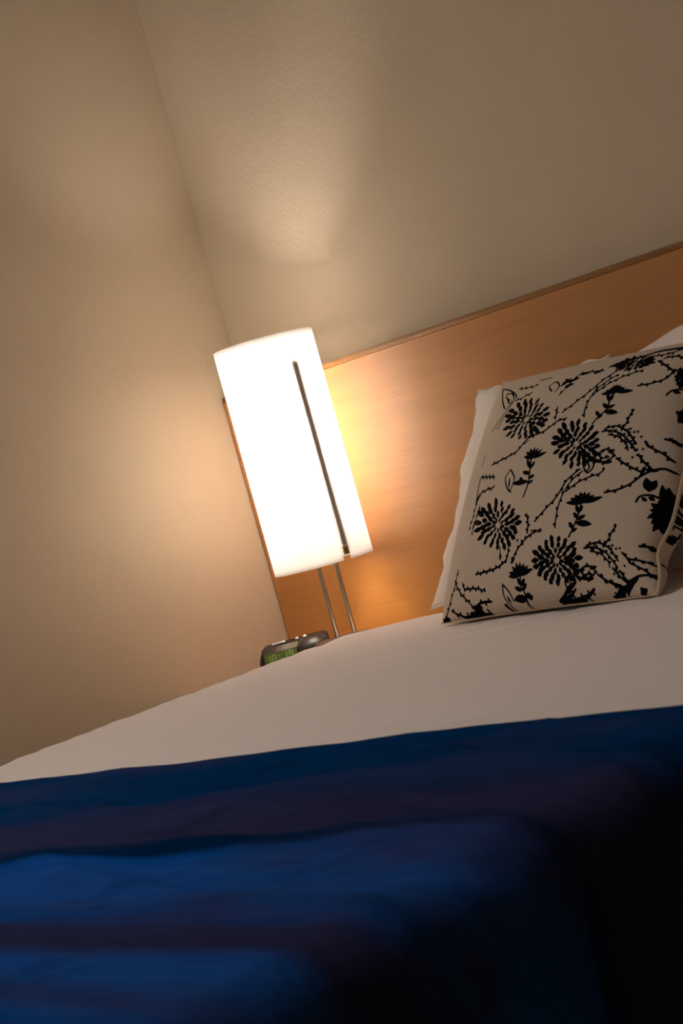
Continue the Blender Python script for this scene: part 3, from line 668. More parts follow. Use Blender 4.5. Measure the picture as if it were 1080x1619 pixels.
('line',[(0.7145,0.0743),(0.7186,0.0707),(0.7244,0.0653),(0.7314,0.0599),(0.7390,0.0563),(0.7485,0.0552),(0.7595,0.0555),(0.7698,0.0564),(0.7770,0.0570)],0.0018),
('petal',[(0.7209,0.0686),(0.7314,0.0722)],0.0025),
('petal',[(0.7343,0.0585),(0.7367,0.0462)],0.0025),
('petal',[(0.7500,0.0552),(0.7560,0.0658)],0.0025),
('petal',[(0.7661,0.0561),(0.7730,0.0462)],0.0025),
('petal',[(0.7828,0.0854),(0.8112,0.0918)],0.0030),
('petal',[(0.7617,0.0527),(0.7930,0.0546)],0.0030),
('line',[(0.8148,0.3553),(0.8227,0.3567),(0.8341,0.3586),(0.8466,0.3611),(0.8578,0.3643),(0.8673,0.3682),(0.8763,0.3727),(0.8847,0.3778),(0.8927,0.3837),(0.9006,0.3907),(0.9083,0.3987),(0.9150,0.4068),(0.9197,0.4139),(0.9219,0.4202),(0.9221,0.4261),(0.9215,0.4310),(0.9211,0.4345)],0.0019),
('petal',[(0.8228,0.3567),(0.8276,0.3680)],0.0025),
('petal',[(0.8466,0.3611),(0.8543,0.3521)],0.0025),
('petal',[(0.8697,0.3694),(0.8718,0.3818)],0.0025),
('petal',[(0.8910,0.3824),(0.9011,0.3775)],0.0025),
('petal',[(0.9096,0.4003),(0.9073,0.4126)],0.0025),
('petal',[(0.9220,0.4233),(0.9313,0.4301)],0.0025),
('line',[(0.9197,0.4139),(0.9243,0.4182),(0.9307,0.4244),(0.9382,0.4311),(0.9456,0.4368),(0.9535,0.4418),(0.9619,0.4465),(0.9702,0.4503),(0.9772,0.4527),(0.9830,0.4528),(0.9880,0.4513),(0.9920,0.4493),(0.9949,0.4479)],0.0021),
('petal',[(0.9321,0.4416),(0.9657,0.4404)],0.0034),
('petal',[(0.9240,0.4293),(0.9299,0.4549)],0.0030),
('petal',[(0.9531,0.3644),(0.9384,0.4093)],0.0062),
('petal',[(0.9531,0.3644),(0.9655,0.4047)],0.0056),
('line',[(0.9238,0.3203),(0.9247,0.3241),(0.9258,0.3296),(0.9277,0.3353),(0.9311,0.3399),(0.9366,0.3432),(0.9436,0.3459),(0.9512,0.3477),(0.9582,0.3486),(0.9647,0.3480),(0.9714,0.3461),(0.9771,0.3439),(0.9812,0.3424)],0.0019),
('petal',[(0.9382,0.3362),(0.9524,0.3250)],0.0030),
('petal',[(0.9562,0.3412),(0.9716,0.3306)],0.0030),
('line',[(0.9655,0.5651),(0.9690,0.5646),(0.9739,0.5638),(0.9792,0.5629),(0.9838,0.5621),(0.9875,0.5612),(0.9909,0.5603),(0.9937,0.5595),(0.9957,0.5589)],0.0020),
('petal',[(0.9735,0.5638),(0.9809,0.5732)],0.0025),
('petal',[(0.9914,0.5602),(0.9952,0.5483)],0.0025),
('petal',[(0.9790,0.5628),(0.9918,0.5607)],0.0036),
('line',[(0.9386,0.7413),(0.9402,0.7449),(0.9424,0.7500),(0.9455,0.7555),(0.9499,0.7602),(0.9567,0.7640),(0.9655,0.7676),(0.9738,0.7705),(0.9796,0.7725)],0.0019),
('petal',[(0.9562,0.7572),(0.9757,0.7557)],0.0032),
('line',[(0.8264,0.7843),(0.8356,0.7853),(0.8489,0.7867),(0.8634,0.7888),(0.8766,0.7917),(0.8883,0.7957),(0.8998,0.8006),(0.9102,0.8061),(0.9185,0.8121),(0.9236,0.8191),(0.9262,0.8270),(0.9284,0.8347),(0.9322,0.8407),(0.9389,0.8447),(0.9471,0.8474),(0.9549,0.8492),(0.9602,0.8505)],0.0018),
('petal',[(0.8344,0.7852),(0.8397,0.7962)],0.0025),
('petal',[(0.8565,0.7878),(0.8637,0.7783)],0.0025),
('petal',[(0.8783,0.7923),(0.8817,0.8043)],0.0025),
('petal',[(0.8993,0.8003),(0.9082,0.7930)],0.0025),
('petal',[(0.9188,0.8124),(0.9158,0.8246)],0.0025),
('petal',[(0.9286,0.8350),(0.9396,0.8347)],0.0025),
('petal',[(0.9471,0.8474),(0.9506,0.8594)],0.0025),
('line',[(0.8553,0.8947),(0.8632,0.8896),(0.8745,0.8822),(0.8869,0.8740),(0.8981,0.8664),(0.9083,0.8592),(0.9186,0.8518),(0.9275,0.8453),(0.9337,0.8407)],0.0018),
('petal',[(0.8624,0.8901),(0.8722,0.8956)],0.0025),
('petal',[(0.8790,0.8792),(0.8799,0.8666)],0.0025),
('petal',[(0.8956,0.8681),(0.9055,0.8735)],0.0025),
('petal',[(0.9119,0.8566),(0.9124,0.8440)],0.0025),
('petal',[(0.9281,0.8448),(0.9382,0.8498)],0.0025),
('line',[(0.9681,0.1677),(0.9724,0.1685),(0.9787,0.1699),(0.9852,0.1711),(0.9904,0.1716),(0.9937,0.1710),(0.9962,0.1696),(0.9979,0.1682),(0.9992,0.1673)],0.0022),
('petal',[(0.9760,0.1693),(0.9805,0.1809)],0.0025),
('petal',[(0.9940,0.1708),(0.9958,0.1584)],0.0025),
('petal',[(0.9925,0.1712),(0.9998,0.1714)],0.0036),
('line',[(0.9109,0.1380),(0.9142,0.1338),(0.9189,0.1278),(0.9247,0.1216),(0.9317,0.1172),(0.9404,0.1152),(0.9506,0.1147),(0.9611,0.1146),(0.9704,0.1139),(0.9786,0.1122),(0.9863,0.1101),(0.9928,0.1081),(0.9974,0.1067)],0.0018),
('petal',[(0.9163,0.1311),(0.9272,0.1327)],0.0025),
('petal',[(0.9312,0.1175),(0.9322,0.1049)],0.0025),
('petal',[(0.9501,0.1147),(0.9567,0.1248)],0.0025),
('petal',[(0.9692,0.1139),(0.9748,0.1031)],0.0025),
('petal',[(0.9880,0.1096),(0.9963,0.1178)],0.0025),
('line',[(0.8133,0.0633),(0.8184,0.0594),(0.8257,0.0536),(0.8344,0.0475),(0.8438,0.0422),(0.8553,0.0378),(0.8688,0.0338),(0.8813,0.0304),(0.8900,0.0281)],0.0018),
('petal',[(0.8200,0.0581),(0.8302,0.0627)],0.0025),
('petal',[(0.8362,0.0464),(0.8379,0.0339)],0.0025),
('petal',[(0.8540,0.0384),(0.8627,0.0460)],0.0025),
('petal',[(0.8725,0.0328),(0.8765,0.0210)],0.0025),
('line',[(0.9192,0.0362),(0.9247,0.0401),(0.9326,0.0458),(0.9414,0.0518),(0.9495,0.0565),(0.9569,0.0595),(0.9642,0.0617),(0.9711,0.0633),(0.9776,0.0648),(0.9836,0.0661),(0.9894,0.0671),(0.9943,0.0678),(0.9977,0.0684)],0.0020),
('petal',[(0.9086,0.0277),(0.9525,0.0504)],0.0045),
('petal',[(0.9446,0.0462),(0.8950,0.0014)],0.0036),
('petal',[(0.9127,0.0277),(0.8544,0.0003)],0.0036),
('line',[(0.8696,0.0845),(0.8735,0.0792),(0.8792,0.0714),(0.8856,0.0630),(0.8917,0.0557),(0.8981,0.0494),(0.9050,0.0434),(0.9112,0.0383),(0.9155,0.0348)],0.0019),
('petal',[(0.8748,0.0774),(0.8857,0.0786)],0.0025),
('petal',[(0.8867,0.0616),(0.8846,0.0492)],0.0025),
('petal',[(0.9002,0.0476),(0.9106,0.0516)],0.0025),
('petal',[(0.9148,0.0353),(0.9146,0.0227)],0.0025),
('line',[(0.9146,0.0312),(0.9098,0.0263),(0.9029,0.0191),(0.8944,0.0118),(0.8850,0.0062),(0.8729,0.0030),(0.8586,0.0011),(0.8452,-0.0001),(0.8359,-0.0009)],0.0019),
('petal',[(0.9086,0.0250),(0.9100,0.0125)],0.0025),
('petal',[(0.8945,0.0118),(0.8841,0.0158)],0.0025),
('petal',[(0.8777,0.0043),(0.8737,-0.0075)],0.0025),
('petal',[(0.8598,0.0012),(0.8526,0.0108)],0.0025),
('petal',[(0.8417,-0.0004),(0.8362,-0.0114)],0.0025),
('petal',[(0.9583,0.0173),(0.9653,0.0009)],0.0082),
('line',[(0.6075,-0.0002),(0.6149,0.0019),(0.6256,0.0049),(0.6374,0.0084),(0.6479,0.0123),(0.6564,0.0169),(0.6644,0.0220),(0.6721,0.0273),(0.6804,0.0320),(0.6900,0.0364),(0.7006,0.0407),(0.7101,0.0443),(0.7167,0.0469)],0.0020),
('line',[(0.6321,0.0003),(0.6399,0.0020),(0.6512,0.0045),(0.6636,0.0075),(0.6745,0.0107),(0.6841,0.0148),(0.6935,0.0195),(0.7016,0.0239),(0.7072,0.0269)],0.0016),
('line',[(0.6491,0.0070),(0.6545,0.0083),(0.6625,0.0102),(0.6704,0.0121),(0.6758,0.0134)],0.0016),
('line',[(0.6680,0.0199),(0.6722,0.0206),(0.6785,0.0217),(0.6847,0.0228),(0.6890,0.0235)],0.0016),
('line',[(0.6401,-0.0004),(0.6528,0.0003),(0.6713,0.0014),(0.6911,0.0026),(0.7080,0.0039),(0.7210,0.0052),(0.7324,0.0065),(0.7426,0.0081),(0.7520,0.0102),(0.7613,0.0133),(0.7699,0.0171),(0.7772,0.0207),(0.7823,0.0231)],0.0018),
('petal',[(0.6481,0.0001),(0.6539,0.0108)],0.0025),
('petal',[(0.6652,0.0010),(0.6719,-0.0090)],0.0025),
('petal',[(0.6823,0.0020),(0.6881,0.0128)],0.0025),
('petal',[(0.6994,0.0032),(0.7062,-0.0067)],0.0025),
('petal',[(0.7165,0.0047),(0.7219,0.0157)],0.0025),
('petal',[(0.7336,0.0067),(0.7410,-0.0026)],0.0025),
('petal',[(0.7505,0.0099),(0.7549,0.0215)],0.0025),
('petal',[(0.7668,0.0157),(0.7758,0.0085)],0.0025),
('line',[(0.1804,0.5130),(0.2006,0.5086),(0.2300,0.5022),(0.2595,0.4957),(0.2796,0.4913)],0.0014),
('petal',[(0.1883,0.5113),(0.1961,0.5202)],0.0025),
('petal',[(0.2006,0.5086),(0.2050,0.4970)],0.0025),
('petal',[(0.2129,0.5059),(0.2207,0.5148)],0.0025),
('petal',[(0.2252,0.5032),(0.2296,0.4917)],0.0025),
('petal',[(0.2375,0.5005),(0.2453,0.5094)],0.0025),
('petal',[(0.2497,0.4979),(0.2542,0.4863)],0.0025),
('petal',[(0.2620,0.4952),(0.2698,0.5041)],0.0025),
('petal',[(0.2743,0.4925),(0.2787,0.4809)],0.0025),
('line',[(0.1631,0.6058),(0.1628,0.5975),(0.1624,0.5853),(0.1620,0.5731),(0.1617,0.5647)],0.0011),
('line',[(0.1775,0.5119),(0.1785,0.5019),(0.1799,0.4876),(0.1815,0.4719),(0.1831,0.4579),(0.1848,0.4452),(0.1866,0.4325),(0.1883,0.4216),(0.1895,0.4139)],0.0016),
('line',[(0.1878,0.4097),(0.1911,0.4151),(0.1957,0.4231),(0.2015,0.4313),(0.2081,0.4376),(0.2158,0.4413),(0.2245,0.4437),(0.2340,0.4452),(0.2438,0.4463),(0.2552,0.4469),(0.2679,0.4468),(0.2795,0.4464),(0.2876,0.4462)],0.0016),
('petal',[(0.1924,0.4173),(0.1883,0.4291)],0.0025),
('petal',[(0.2030,0.4327),(0.2135,0.4292)],0.0025),
('petal',[(0.2179,0.4419),(0.2219,0.4537)],0.0025),
('petal',[(0.2348,0.4453),(0.2418,0.4356)],0.0025),
('petal',[(0.2519,0.4467),(0.2577,0.4574)],0.0025),
('petal',[(0.2690,0.4467),(0.2749,0.4361)],0.0025),
('petal',[(0.2861,0.4462),(0.2926,0.4564)],0.0025),
('petal',[(0.1898,0.4045),(0.2078,0.4424)],0.0040),
('line',[(0.1932,0.4130),(0.1929,0.4030),(0.1926,0.3886),(0.1919,0.3727),(0.1904,0.3580),(0.1874,0.3440),(0.1835,0.3296),(0.1796,0.3169),(0.1770,0.3081)],0.0016),
('petal',[(0.1929,0.4037),(0.2018,0.3963)],0.0025),
('petal',[(0.1922,0.3805),(0.1829,0.3739)],0.0025),
('petal',[(0.1902,0.3574),(0.1976,0.3480)],0.0025),
('petal',[(0.1850,0.3349),(0.1745,0.3313)],0.0025),
('petal',[(0.1784,0.3129),(0.1849,0.3028)],0.0025),
('line',[(0.2219,0.3877),(0.2207,0.3780),(0.2191,0.3640),(0.2170,0.3485),(0.2145,0.3342),(0.2110,0.3208),(0.2067,0.3071),(0.2027,0.2951),(0.1999,0.2866)],0.0016),
('petal',[(0.2208,0.3785),(0.2289,0.3700)],0.0025),
('petal',[(0.2179,0.3555),(0.2081,0.3500)],0.0025),
('petal',[(0.2141,0.3327),(0.2209,0.3228)],0.0025),
('petal',[(0.2078,0.3106),(0.1972,0.3074)],0.0025),
('petal',[(0.2006,0.2889),(0.2068,0.2785)],0.0025),
('line',[(0.2339,0.3210),(0.2274,0.3202),(0.2181,0.3189),(0.2087,0.3177),(0.2023,0.3169)],0.0015),
('line',[(0.4261,0.1957),(0.4256,0.1874),(0.4250,0.1754),(0.4228,0.1628),(0.4172,0.1523),(0.4069,0.1447),(0.3931,0.1383),(0.3778,0.1332),(0.3633,0.1292),(0.3501,0.1266),(0.3370,0.1254),(0.3237,0.1250),(0.3099,0.1245),(0.2939,0.1241),(0.2764,0.1240),(0.2606,0.1240),(0.2496,0.1240)],0.0018),
('petal',[(0.4255,0.1864),(0.4342,0.1787)],0.0025),
('petal',[(0.4235,0.1668),(0.4134,0.1618)],0.0025),
('petal',[(0.4147,0.1505),(0.4144,0.1379)],0.0025),
('petal',[(0.3996,0.1414),(0.3905,0.1484)],0.0025),
('petal',[(0.3834,0.1351),(0.3800,0.1230)],0.0025),
('petal',[(0.3668,0.1301),(0.3587,0.1386)],0.0025),
('petal',[(0.3500,0.1266),(0.3445,0.1156)],0.0025),
('petal',[(0.3329,0.1253),(0.3264,0.1355)],0.0025),
('petal',[(0.3157,0.1247),(0.3098,0.1141)],0.0025),
('petal',[(0.2986,0.1242),(0.2922,0.1345)],0.0025),
('petal',[(0.2815,0.1240),(0.2753,0.1135)],0.0025),
('petal',[(0.2643,0.1240),(0.2581,0.1344)],0.0025),
('petal',[(0.3858,0.1550),(0.3848,0.1804)],0.0032),
('line',[(0.3856,0.1634),(0.3846,0.1713),(0.3831,0.1828),(0.3816,0.1944),(0.3806,0.2023)],0.0013),
('line',[(0.4429,0.1374),(0.4468,0.1445),(0.4522,0.1545),(0.4593,0.1660),(0.4681,0.1773),(0.4793,0.1890),(0.4927,0.2016),(0.5070,0.2134),(0.5209,0.2230),(0.5356,0.2297),(0.5512,0.2345),(0.5652,0.2378),(0.5750,0.2403)],0.0018),
('petal',[(0.4473,0.1453),(0.4429,0.1569)],0.0025),
('petal',[(0.4590,0.1656),(0.4700,0.1654)],0.0025),
('petal',[(0.4737,0.1831),(0.4722,0.1957)],0.0025),
('petal',[(0.4898,0.1989),(0.5004,0.1953)],0.0025),
('petal',[(0.5069,0.2134),(0.5066,0.2260)],0.0025),
('petal',[(0.5254,0.2250),(0.5345,0.2180)],0.0025),
('petal',[(0.5455,0.2327),(0.5492,0.2446)],0.0025),
('petal',[(0.5661,0.2380),(0.5741,0.2294)],0.0025),
('line',[(0.5140,0.2350),(0.5139,0.2421),(0.5137,0.2525),(0.5132,0.2639),(0.5119,0.2741),(0.5093,0.2834),(0.5058,0.2927),(0.5022,0.3007),(0.4998,0.3064)],0.0018),
('petal',[(0.5138,0.2443),(0.5047,0.2513)],0.0025),
('petal',[(0.5134,0.2594),(0.5221,0.2671)],0.0025),
('petal',[(0.5119,0.2744),(0.5014,0.2780)],0.0025),
('petal',[(0.5074,0.2885),(0.5131,0.2993)],0.0025),
('petal',[(0.5017,0.3021),(0.4908,0.3040)],0.0025),
('line',[(0.5297,0.2415),(0.5397,0.2403),(0.5542,0.2385),(0.5688,0.2368),(0.5787,0.2356)],0.0013),
('petal',[(0.4394,0.1354),(0.4594,0.1535)],0.0030),
('petal',[(0.4653,0.2158),(0.4725,0.2122)],0.0028),
('petal',[(0.4864,0.2104),(0.4935,0.2069)],0.0028),
('petal',[(0.4461,0.2313),(0.4536,0.2277)],0.0028),
('line',[(0.1319,0.1607),(0.1295,0.1519),(0.1263,0.1393),(0.1222,0.1252),(0.1173,0.1123),(0.1117,0.1008),(0.1052,0.0895),(0.0982,0.0785),(0.0907,0.0676),(0.0830,0.0567),(0.0748,0.0457),(0.0661,0.0354),(0.0570,0.0263),(0.0462,0.0184),(0.0341,0.0114),(0.0230,0.0057),(0.0154,0.0017)],0.0016),
('petal',[(0.1295,0.1518),(0.1364,0.1420)],0.0025),
('petal',[(0.1221,0.1252),(0.1114,0.1227)],0.0025),
('petal',[(0.1114,0.1003),(0.1155,0.0885)],0.0025),
('petal',[(0.0975,0.0775),(0.0866,0.0783)],0.0025),
('petal',[(0.0823,0.0558),(0.0851,0.0435)],0.0025),
('petal',[(0.0659,0.0352),(0.0553,0.0384)],0.0025),
('petal',[(0.0465,0.0187),(0.0461,0.0061)],0.0025),
('petal',[(0.0247,0.0066),(0.0154,0.0132)],0.0025),
('line',[(0.1665,0.1067),(0.1684,0.1021),(0.1710,0.0954),(0.1756,0.0884),(0.1834,0.0831),(0.1960,0.0803),(0.2123,0.0790),(0.2297,0.0778),(0.2454,0.0757),(0.2598,0.0719),(0.2741,0.0671),(0.2865,0.0626),(0.2951,0.0594)],0.0016),
('petal',[(0.1699,0.0983),(0.1807,0.0960)],0.0025),
('petal',[(0.1802,0.0853),(0.1810,0.0726)],0.0025),
('petal',[(0.1952,0.0805),(0.2030,0.0894)],0.0025),
('petal',[(0.2109,0.0791),(0.2164,0.0682)],0.0025),
('petal',[(0.2266,0.0780),(0.2333,0.0880)],0.0025),
('petal',[(0.2422,0.0761),(0.2474,0.0650)],0.0025),
('petal',[(0.2576,0.0725),(0.2657,0.0810)],0.0025),
('petal',[(0.2728,0.0676),(0.2762,0.0556)],0.0025),
('petal',[(0.2877,0.0621),(0.2964,0.0699)],0.0025),
('line',[(0.1165,0.1210),(0.1223,0.1128),(0.1307,0.1010),(0.1403,0.0881),(0.1498,0.0767),(0.1594,0.0674),(0.1696,0.0589),(0.1796,0.0508),(0.1887,0.0428),(0.1972,0.0345),(0.2052,0.0260),(0.2121,0.0186),(0.2169,0.0134)],0.0016),
('petal',[(0.1216,0.1138),(0.1325,0.1149)],0.0025),
('petal',[(0.1319,0.0994),(0.1291,0.0872)],0.0025),
('petal',[(0.1425,0.0855),(0.1533,0.0875)],0.0025),
('petal',[(0.1541,0.0726),(0.1530,0.0600)],0.0025),
('petal',[(0.1668,0.0612),(0.1772,0.0654)],0.0025),
('petal',[(0.1800,0.0504),(0.1795,0.0378)],0.0025),
('petal',[(0.1927,0.0389),(0.2033,0.0422)],0.0025),
('petal',[(0.2047,0.0266),(0.2032,0.0140)],0.0025),
('petal',[(0.2165,0.0138),(0.2272,0.0165)],0.0025),
('line',[(0.0832,0.0269),(0.0921,0.0224),(0.1048,0.0159),(0.1187,0.0093),(0.1311,0.0045),(0.1398,0.0020),(0.1466,0.0010),(0.1552,0.0006),(0.1692,0.0002),(0.1931,-0.0003),(0.2239,-0.0006),(0.2535,-0.0008),(0.2738,-0.0009)],0.0016),
('petal',[(0.0906,0.0231),(0.0999,0.0298)],0.0025),
('petal',[(0.1073,0.0148),(0.1096,0.0024)],0.0025),
('petal',[(0.1242,0.0072),(0.1329,0.0147)],0.0025),
('petal',[(0.1417,0.0018),(0.1466,-0.0095)],0.0025),
('petal',[(0.1597,0.0005),(0.1662,0.0107)],0.0025),
('petal',[(0.1779,0.0000),(0.1839,-0.0105)],0.0025),
('petal',[(0.1960,-0.0003),(0.2023,0.0100)],0.0025),
('petal',[(0.2142,-0.0005),(0.2203,-0.0110)],0.0025),
('petal',[(0.2323,-0.0007),(0.2386,0.0097)],0.0025),
('petal',[(0.2505,-0.0008),(0.2566,-0.0112)],0.0025),
('petal',[(0.2686,-0.0009),(0.2749,0.0095)],0.0025),
('line',[(0.2103,0.0122),(0.2177,0.0153),(0.2283,0.0198),(0.2406,0.0243),(0.2534,0.0272),(0.2681,0.0279),(0.2849,0.0273),(0.3003,0.0263),(0.3110,0.0256)],0.0018),
('petal',[(0.2179,0.0154),(0.2206,0.0276)],0.0025),
('petal',[(0.2370,0.0229),(0.2456,0.0151)],0.0025),
('petal',[(0.2567,0.0273),(0.2625,0.0381)],0.0025),
('petal',[(0.2768,0.0276),(0.2828,0.0170)],0.0025),
('petal',[(0.2970,0.0265),(0.3037,0.0365)],0.0025),
('petal',[(0.2085,0.0083),(0.2538,0.0171)],0.0050),
('petal',[(0.2016,0.0012),(0.2512,0.0004)],0.0050),
('petal',[(0.2019,0.0046),(0.1650,-0.0024)],0.0036),
('petal',[(0.0264,0.0016),(0.0616,0.0075)],0.0030),
('line',[(0.0268,0.0061),(0.0247,0.0042),(0.0214,0.0014),(0.0187,-0.0014),(0.0182,-0.0031),(0.0214,-0.0033),(0.0270,-0.0027),(0.0328,-0.0017),(0.0368,-0.0011)],0.0015),
('line',[(0.4886,0.8001),(0.4920,0.8067),(0.4968,0.8160),(0.5023,0.8270),(0.5079,0.8386),(0.5126,0.8522),(0.5172,0.8679),(0.5231,0.8824),(0.5320,0.8924),(0.5456,0.8962),(0.5627,0.8958),(0.5803,0.8935),(0.5958,0.8917),(0.6092,0.8906),(0.6218,0.8890),(0.6324,0.8874),(0.6399,0.8864)],0.0016),
('petal',[(0.4927,0.8081),(0.4881,0.8196)],0.0025),
('petal',[(0.5039,0.8303),(0.5148,0.8314)],0.0025),
('petal',[(0.5130,0.8535),(0.5064,0.8636)],0.0025),
('petal',[(0.5210,0.8773),(0.5318,0.8794)],0.0025),
('petal',[(0.5367,0.8937),(0.5407,0.9055)],0.0025),
('petal',[(0.5586,0.8959),(0.5647,0.8853)],0.0025),
('petal',[(0.5807,0.8935),(0.5878,0.9031)],0.0025),
('petal',[(0.6028,0.8911),(0.6083,0.8802)],0.0025),
('petal',[(0.6249,0.8886),(0.6322,0.8980)],0.0025),
('petal',[(0.4929,0.8397),(0.5342,0.8441)],0.0036),
('petal',[(0.4980,0.8595),(0.5447,0.8722)],0.0036),
('line',[(0.3218,0.9138),(0.3336,0.9139),(0.3509,0.9142),(0.3681,0.9144),(0.3799,0.9146)],0.0013),
('petal',[(0.5339,0.8894),(0.5854,0.8917)],0.0030),
('petal',[(0.6036,0.8789),(0.6423,0.8907)],0.0030),
('line',[(0.6599,0.9027),(0.6700,0.9062),(0.6845,0.9113),(0.7008,0.9167),(0.7165,0.9211),(0.7315,0.9239),(0.7468,0.9258),(0.7620,0.9277),(0.7766,0.9304),(0.7896,0.9344),(0.8015,0.9392),(0.8141,0.9439),(0.8295,0.9473),(0.8506,0.9491),(0.8756,0.9499),(0.8990,0.9501),(0.9152,0.9503)],0.0028),
('line',[(0.8271,0.9225),(0.8365,0.9228),(0.8500,0.9231),(0.8648,0.9240),(0.8780,0.9260),(0.8899,0.9299),(0.9017,0.9352),(0.9118,0.9403),(0.9189,0.9439)],0.0016),
('petal',[(0.8352,0.9228),(0.8412,0.9334)],0.0025),
('petal',[(0.8533,0.9233),(0.8600,0.9133)],0.0025),
('petal',[(0.8714,0.9250),(0.8764,0.9363)],0.0025),
('petal',[(0.8891,0.9296),(0.8975,0.9215)],0.0025),
('petal',[(0.9059,0.9373),(0.9079,0.9498)],0.0025),
('line',[(0.8725,0.9038),(0.8777,0.9055),(0.8852,0.9081),(0.8938,0.9105),(0.9026,0.9115),(0.9124,0.9105),(0.9233,0.9082),(0.9333,0.9056),(0.9403,0.9038)],0.0016),
('petal',[(0.8802,0.9064),(0.8835,0.9184)],0.0025),
('petal',[(0.8979,0.9110),(0.9050,0.9014)],0.0025),
('petal',[(0.9159,0.9098),(0.9237,0.9187)],0.0025),
('petal',[(0.9337,0.9055),(0.9378,0.8938)],0.0025),
]
#PATTERN-END

scene = bpy.context.scene
col = scene.collection

# ---------------------------------------------------------------- helpers
def link_mesh(name, verts, faces, mat, parent=None, smooth=True):
    me = bpy.data.meshes.new(name)
    me.from_pydata([tuple(map(float, v)) for v in verts], [], [tuple(map(int, f)) for f in faces])
    me.validate(); me.update()
    if smooth:
        me.polygons.foreach_set('use_smooth', [True] * len(me.polygons))
    o = bpy.data.objects.new(name, me)
    if mat: me.materials.append(mat)
    col.objects.link(o)
    if parent: o.parent = parent; o.matrix_parent_inverse = parent.matrix_basis.inverted()
    return o

def from_bm(name, bm, mat, parent=None, smooth=True):
    bmesh.ops.recalc_face_normals(bm, faces=bm.faces)
    me = bpy.data.meshes.new(name); bm.to_mesh(me); bm.free()
    if smooth: me.polygons.foreach_set('use_smooth', [True] * len(me.polygons))
    o = bpy.data.objects.new(name, me)
    if mat: me.materials.append(mat)
    col.objects.link(o)
    if parent: o.parent = parent; o.matrix_parent_inverse = parent.matrix_basis.inverted()
    return o

def thing(name, loc, label, cat, rz=0.0, group=None):
    o = bpy.data.objects.new(name, None); col.objects.link(o)
    o.empty_display_size = 0.05
    o.location = loc; o.rotation_euler = (0, 0, rz)
    o.matrix_basis  # evaluated
    o['label'] = label; o['category'] = cat
    if group: o['group'] = group
    return o

def sharp(o, ang=35):
    me = o.data
    try:
        me.set_sharp_from_angle(angle=math.radians(ang))
    except Exception:
        pass

def box_bm(x0, x1, y0, y1, z0, z1, bev=0.0, seg=2, bm=None):
    bm2 = bmesh.new()
    bmesh.ops.create_cube(bm2, size=1)
    for v in bm2.verts:
        v.co = Vector((x0 + (v.co.x + .5) * (x1 - x0), y0 + (v.co.y + .5) * (y1 - y0), z0 + (v.co.z + .5) * (z1 - z0)))
    if bev > 0:
        bmesh.ops.bevel(bm2, geom=list(bm2.edges), offset=bev, segments=seg, profile=0.5, affect='EDGES')
    if bm is None: return bm2
    me = bpy.data.meshes.new('tmp'); bm2.to_mesh(me); bm2.free(); bm.from_mesh(me); bpy.data.meshes.remove(me)
    return bm

def box(name, x0, x1, y0, y1, z0, z1, mat, parent=None, bev=0.0, seg=2):
    o = from_bm(name, box_bm(x0, x1, y0, y1, z0, z1, bev, seg), mat, parent, smooth=bev > 0)
    if bev > 0: sharp(o, 40)
    return o

def lathe(name, prof, cx, cy, mat, parent=None, n=64, close=False):
    """prof: list of (r,z)"""
    verts = []; faces = []
    m = len(prof)
    for i in range(n):
        a = 2 * math.pi * i / n
        for r, z in prof: verts.append((cx + r * math.cos(a), cy + r * math.sin(a), z))
    for i in range(n):
        j = (i + 1) % n
        for k in range(m - 1 if not close else m):
            k2 = (k + 1) % m
            faces.append((i * m + k, j * m + k, j * m + k2, i * m + k2))
    bm = bmesh.new()
    vs = [bm.verts.new(v) for v in verts]
    for f in faces:
        try: bm.faces.new([vs[q] for q in f])
        except Exception: pass
    bmesh.ops.remove_doubles(bm, verts=bm.verts, dist=1e-6)
    o = from_bm(name, bm, mat, parent)
    sharp(o, 40)
    return o

def tube_mesh(pts, r, n=10, closed=False):
    pts = [np.array(p, float) for p in pts]
    m = len(pts); verts = []; faces = []
    up = np.array([0.123, 0.3, 0.95])
    for i, p in enumerate(pts):
        if closed: d = pts[(i + 1) % m] - pts[i - 1]
        else: d = pts[min(i + 1, m - 1)] - pts[max(i - 1, 0)]
        d = d / (np.linalg.norm(d) + 1e-12)
        a = np.cross(d, up); a /= np.linalg.norm(a) + 1e-12
        b = np.cross(a, d)
        rr = r[i] if hasattr(r, '__len__') else r
        for k in range(n):
            t = 2 * math.pi * k / n
            verts.append(p + rr * (math.cos(t) * a + math.sin(t) * b))
    for i in range(m if closed else m - 1):
        j = (i + 1) % m
        for k in range(n):
            k2 = (k + 1) % n
            faces.append((i * n + k, i * n + k2, j * n + k2, j * n + k))
    if not closed:
        faces.append(tuple(range(n))[::-1]); faces.append(tuple((m - 1) * n + k for k in range(n)))
    return verts, faces

# ---------------------------------------------------------------- materials
def srgb(r, g, b):
    f = lambda c: (c / 255 / 12.92) if c / 255 <= 0.04045 else ((c / 255 + 0.055) / 1.055) ** 2.4
    return (f(r), f(g), f(b), 1)

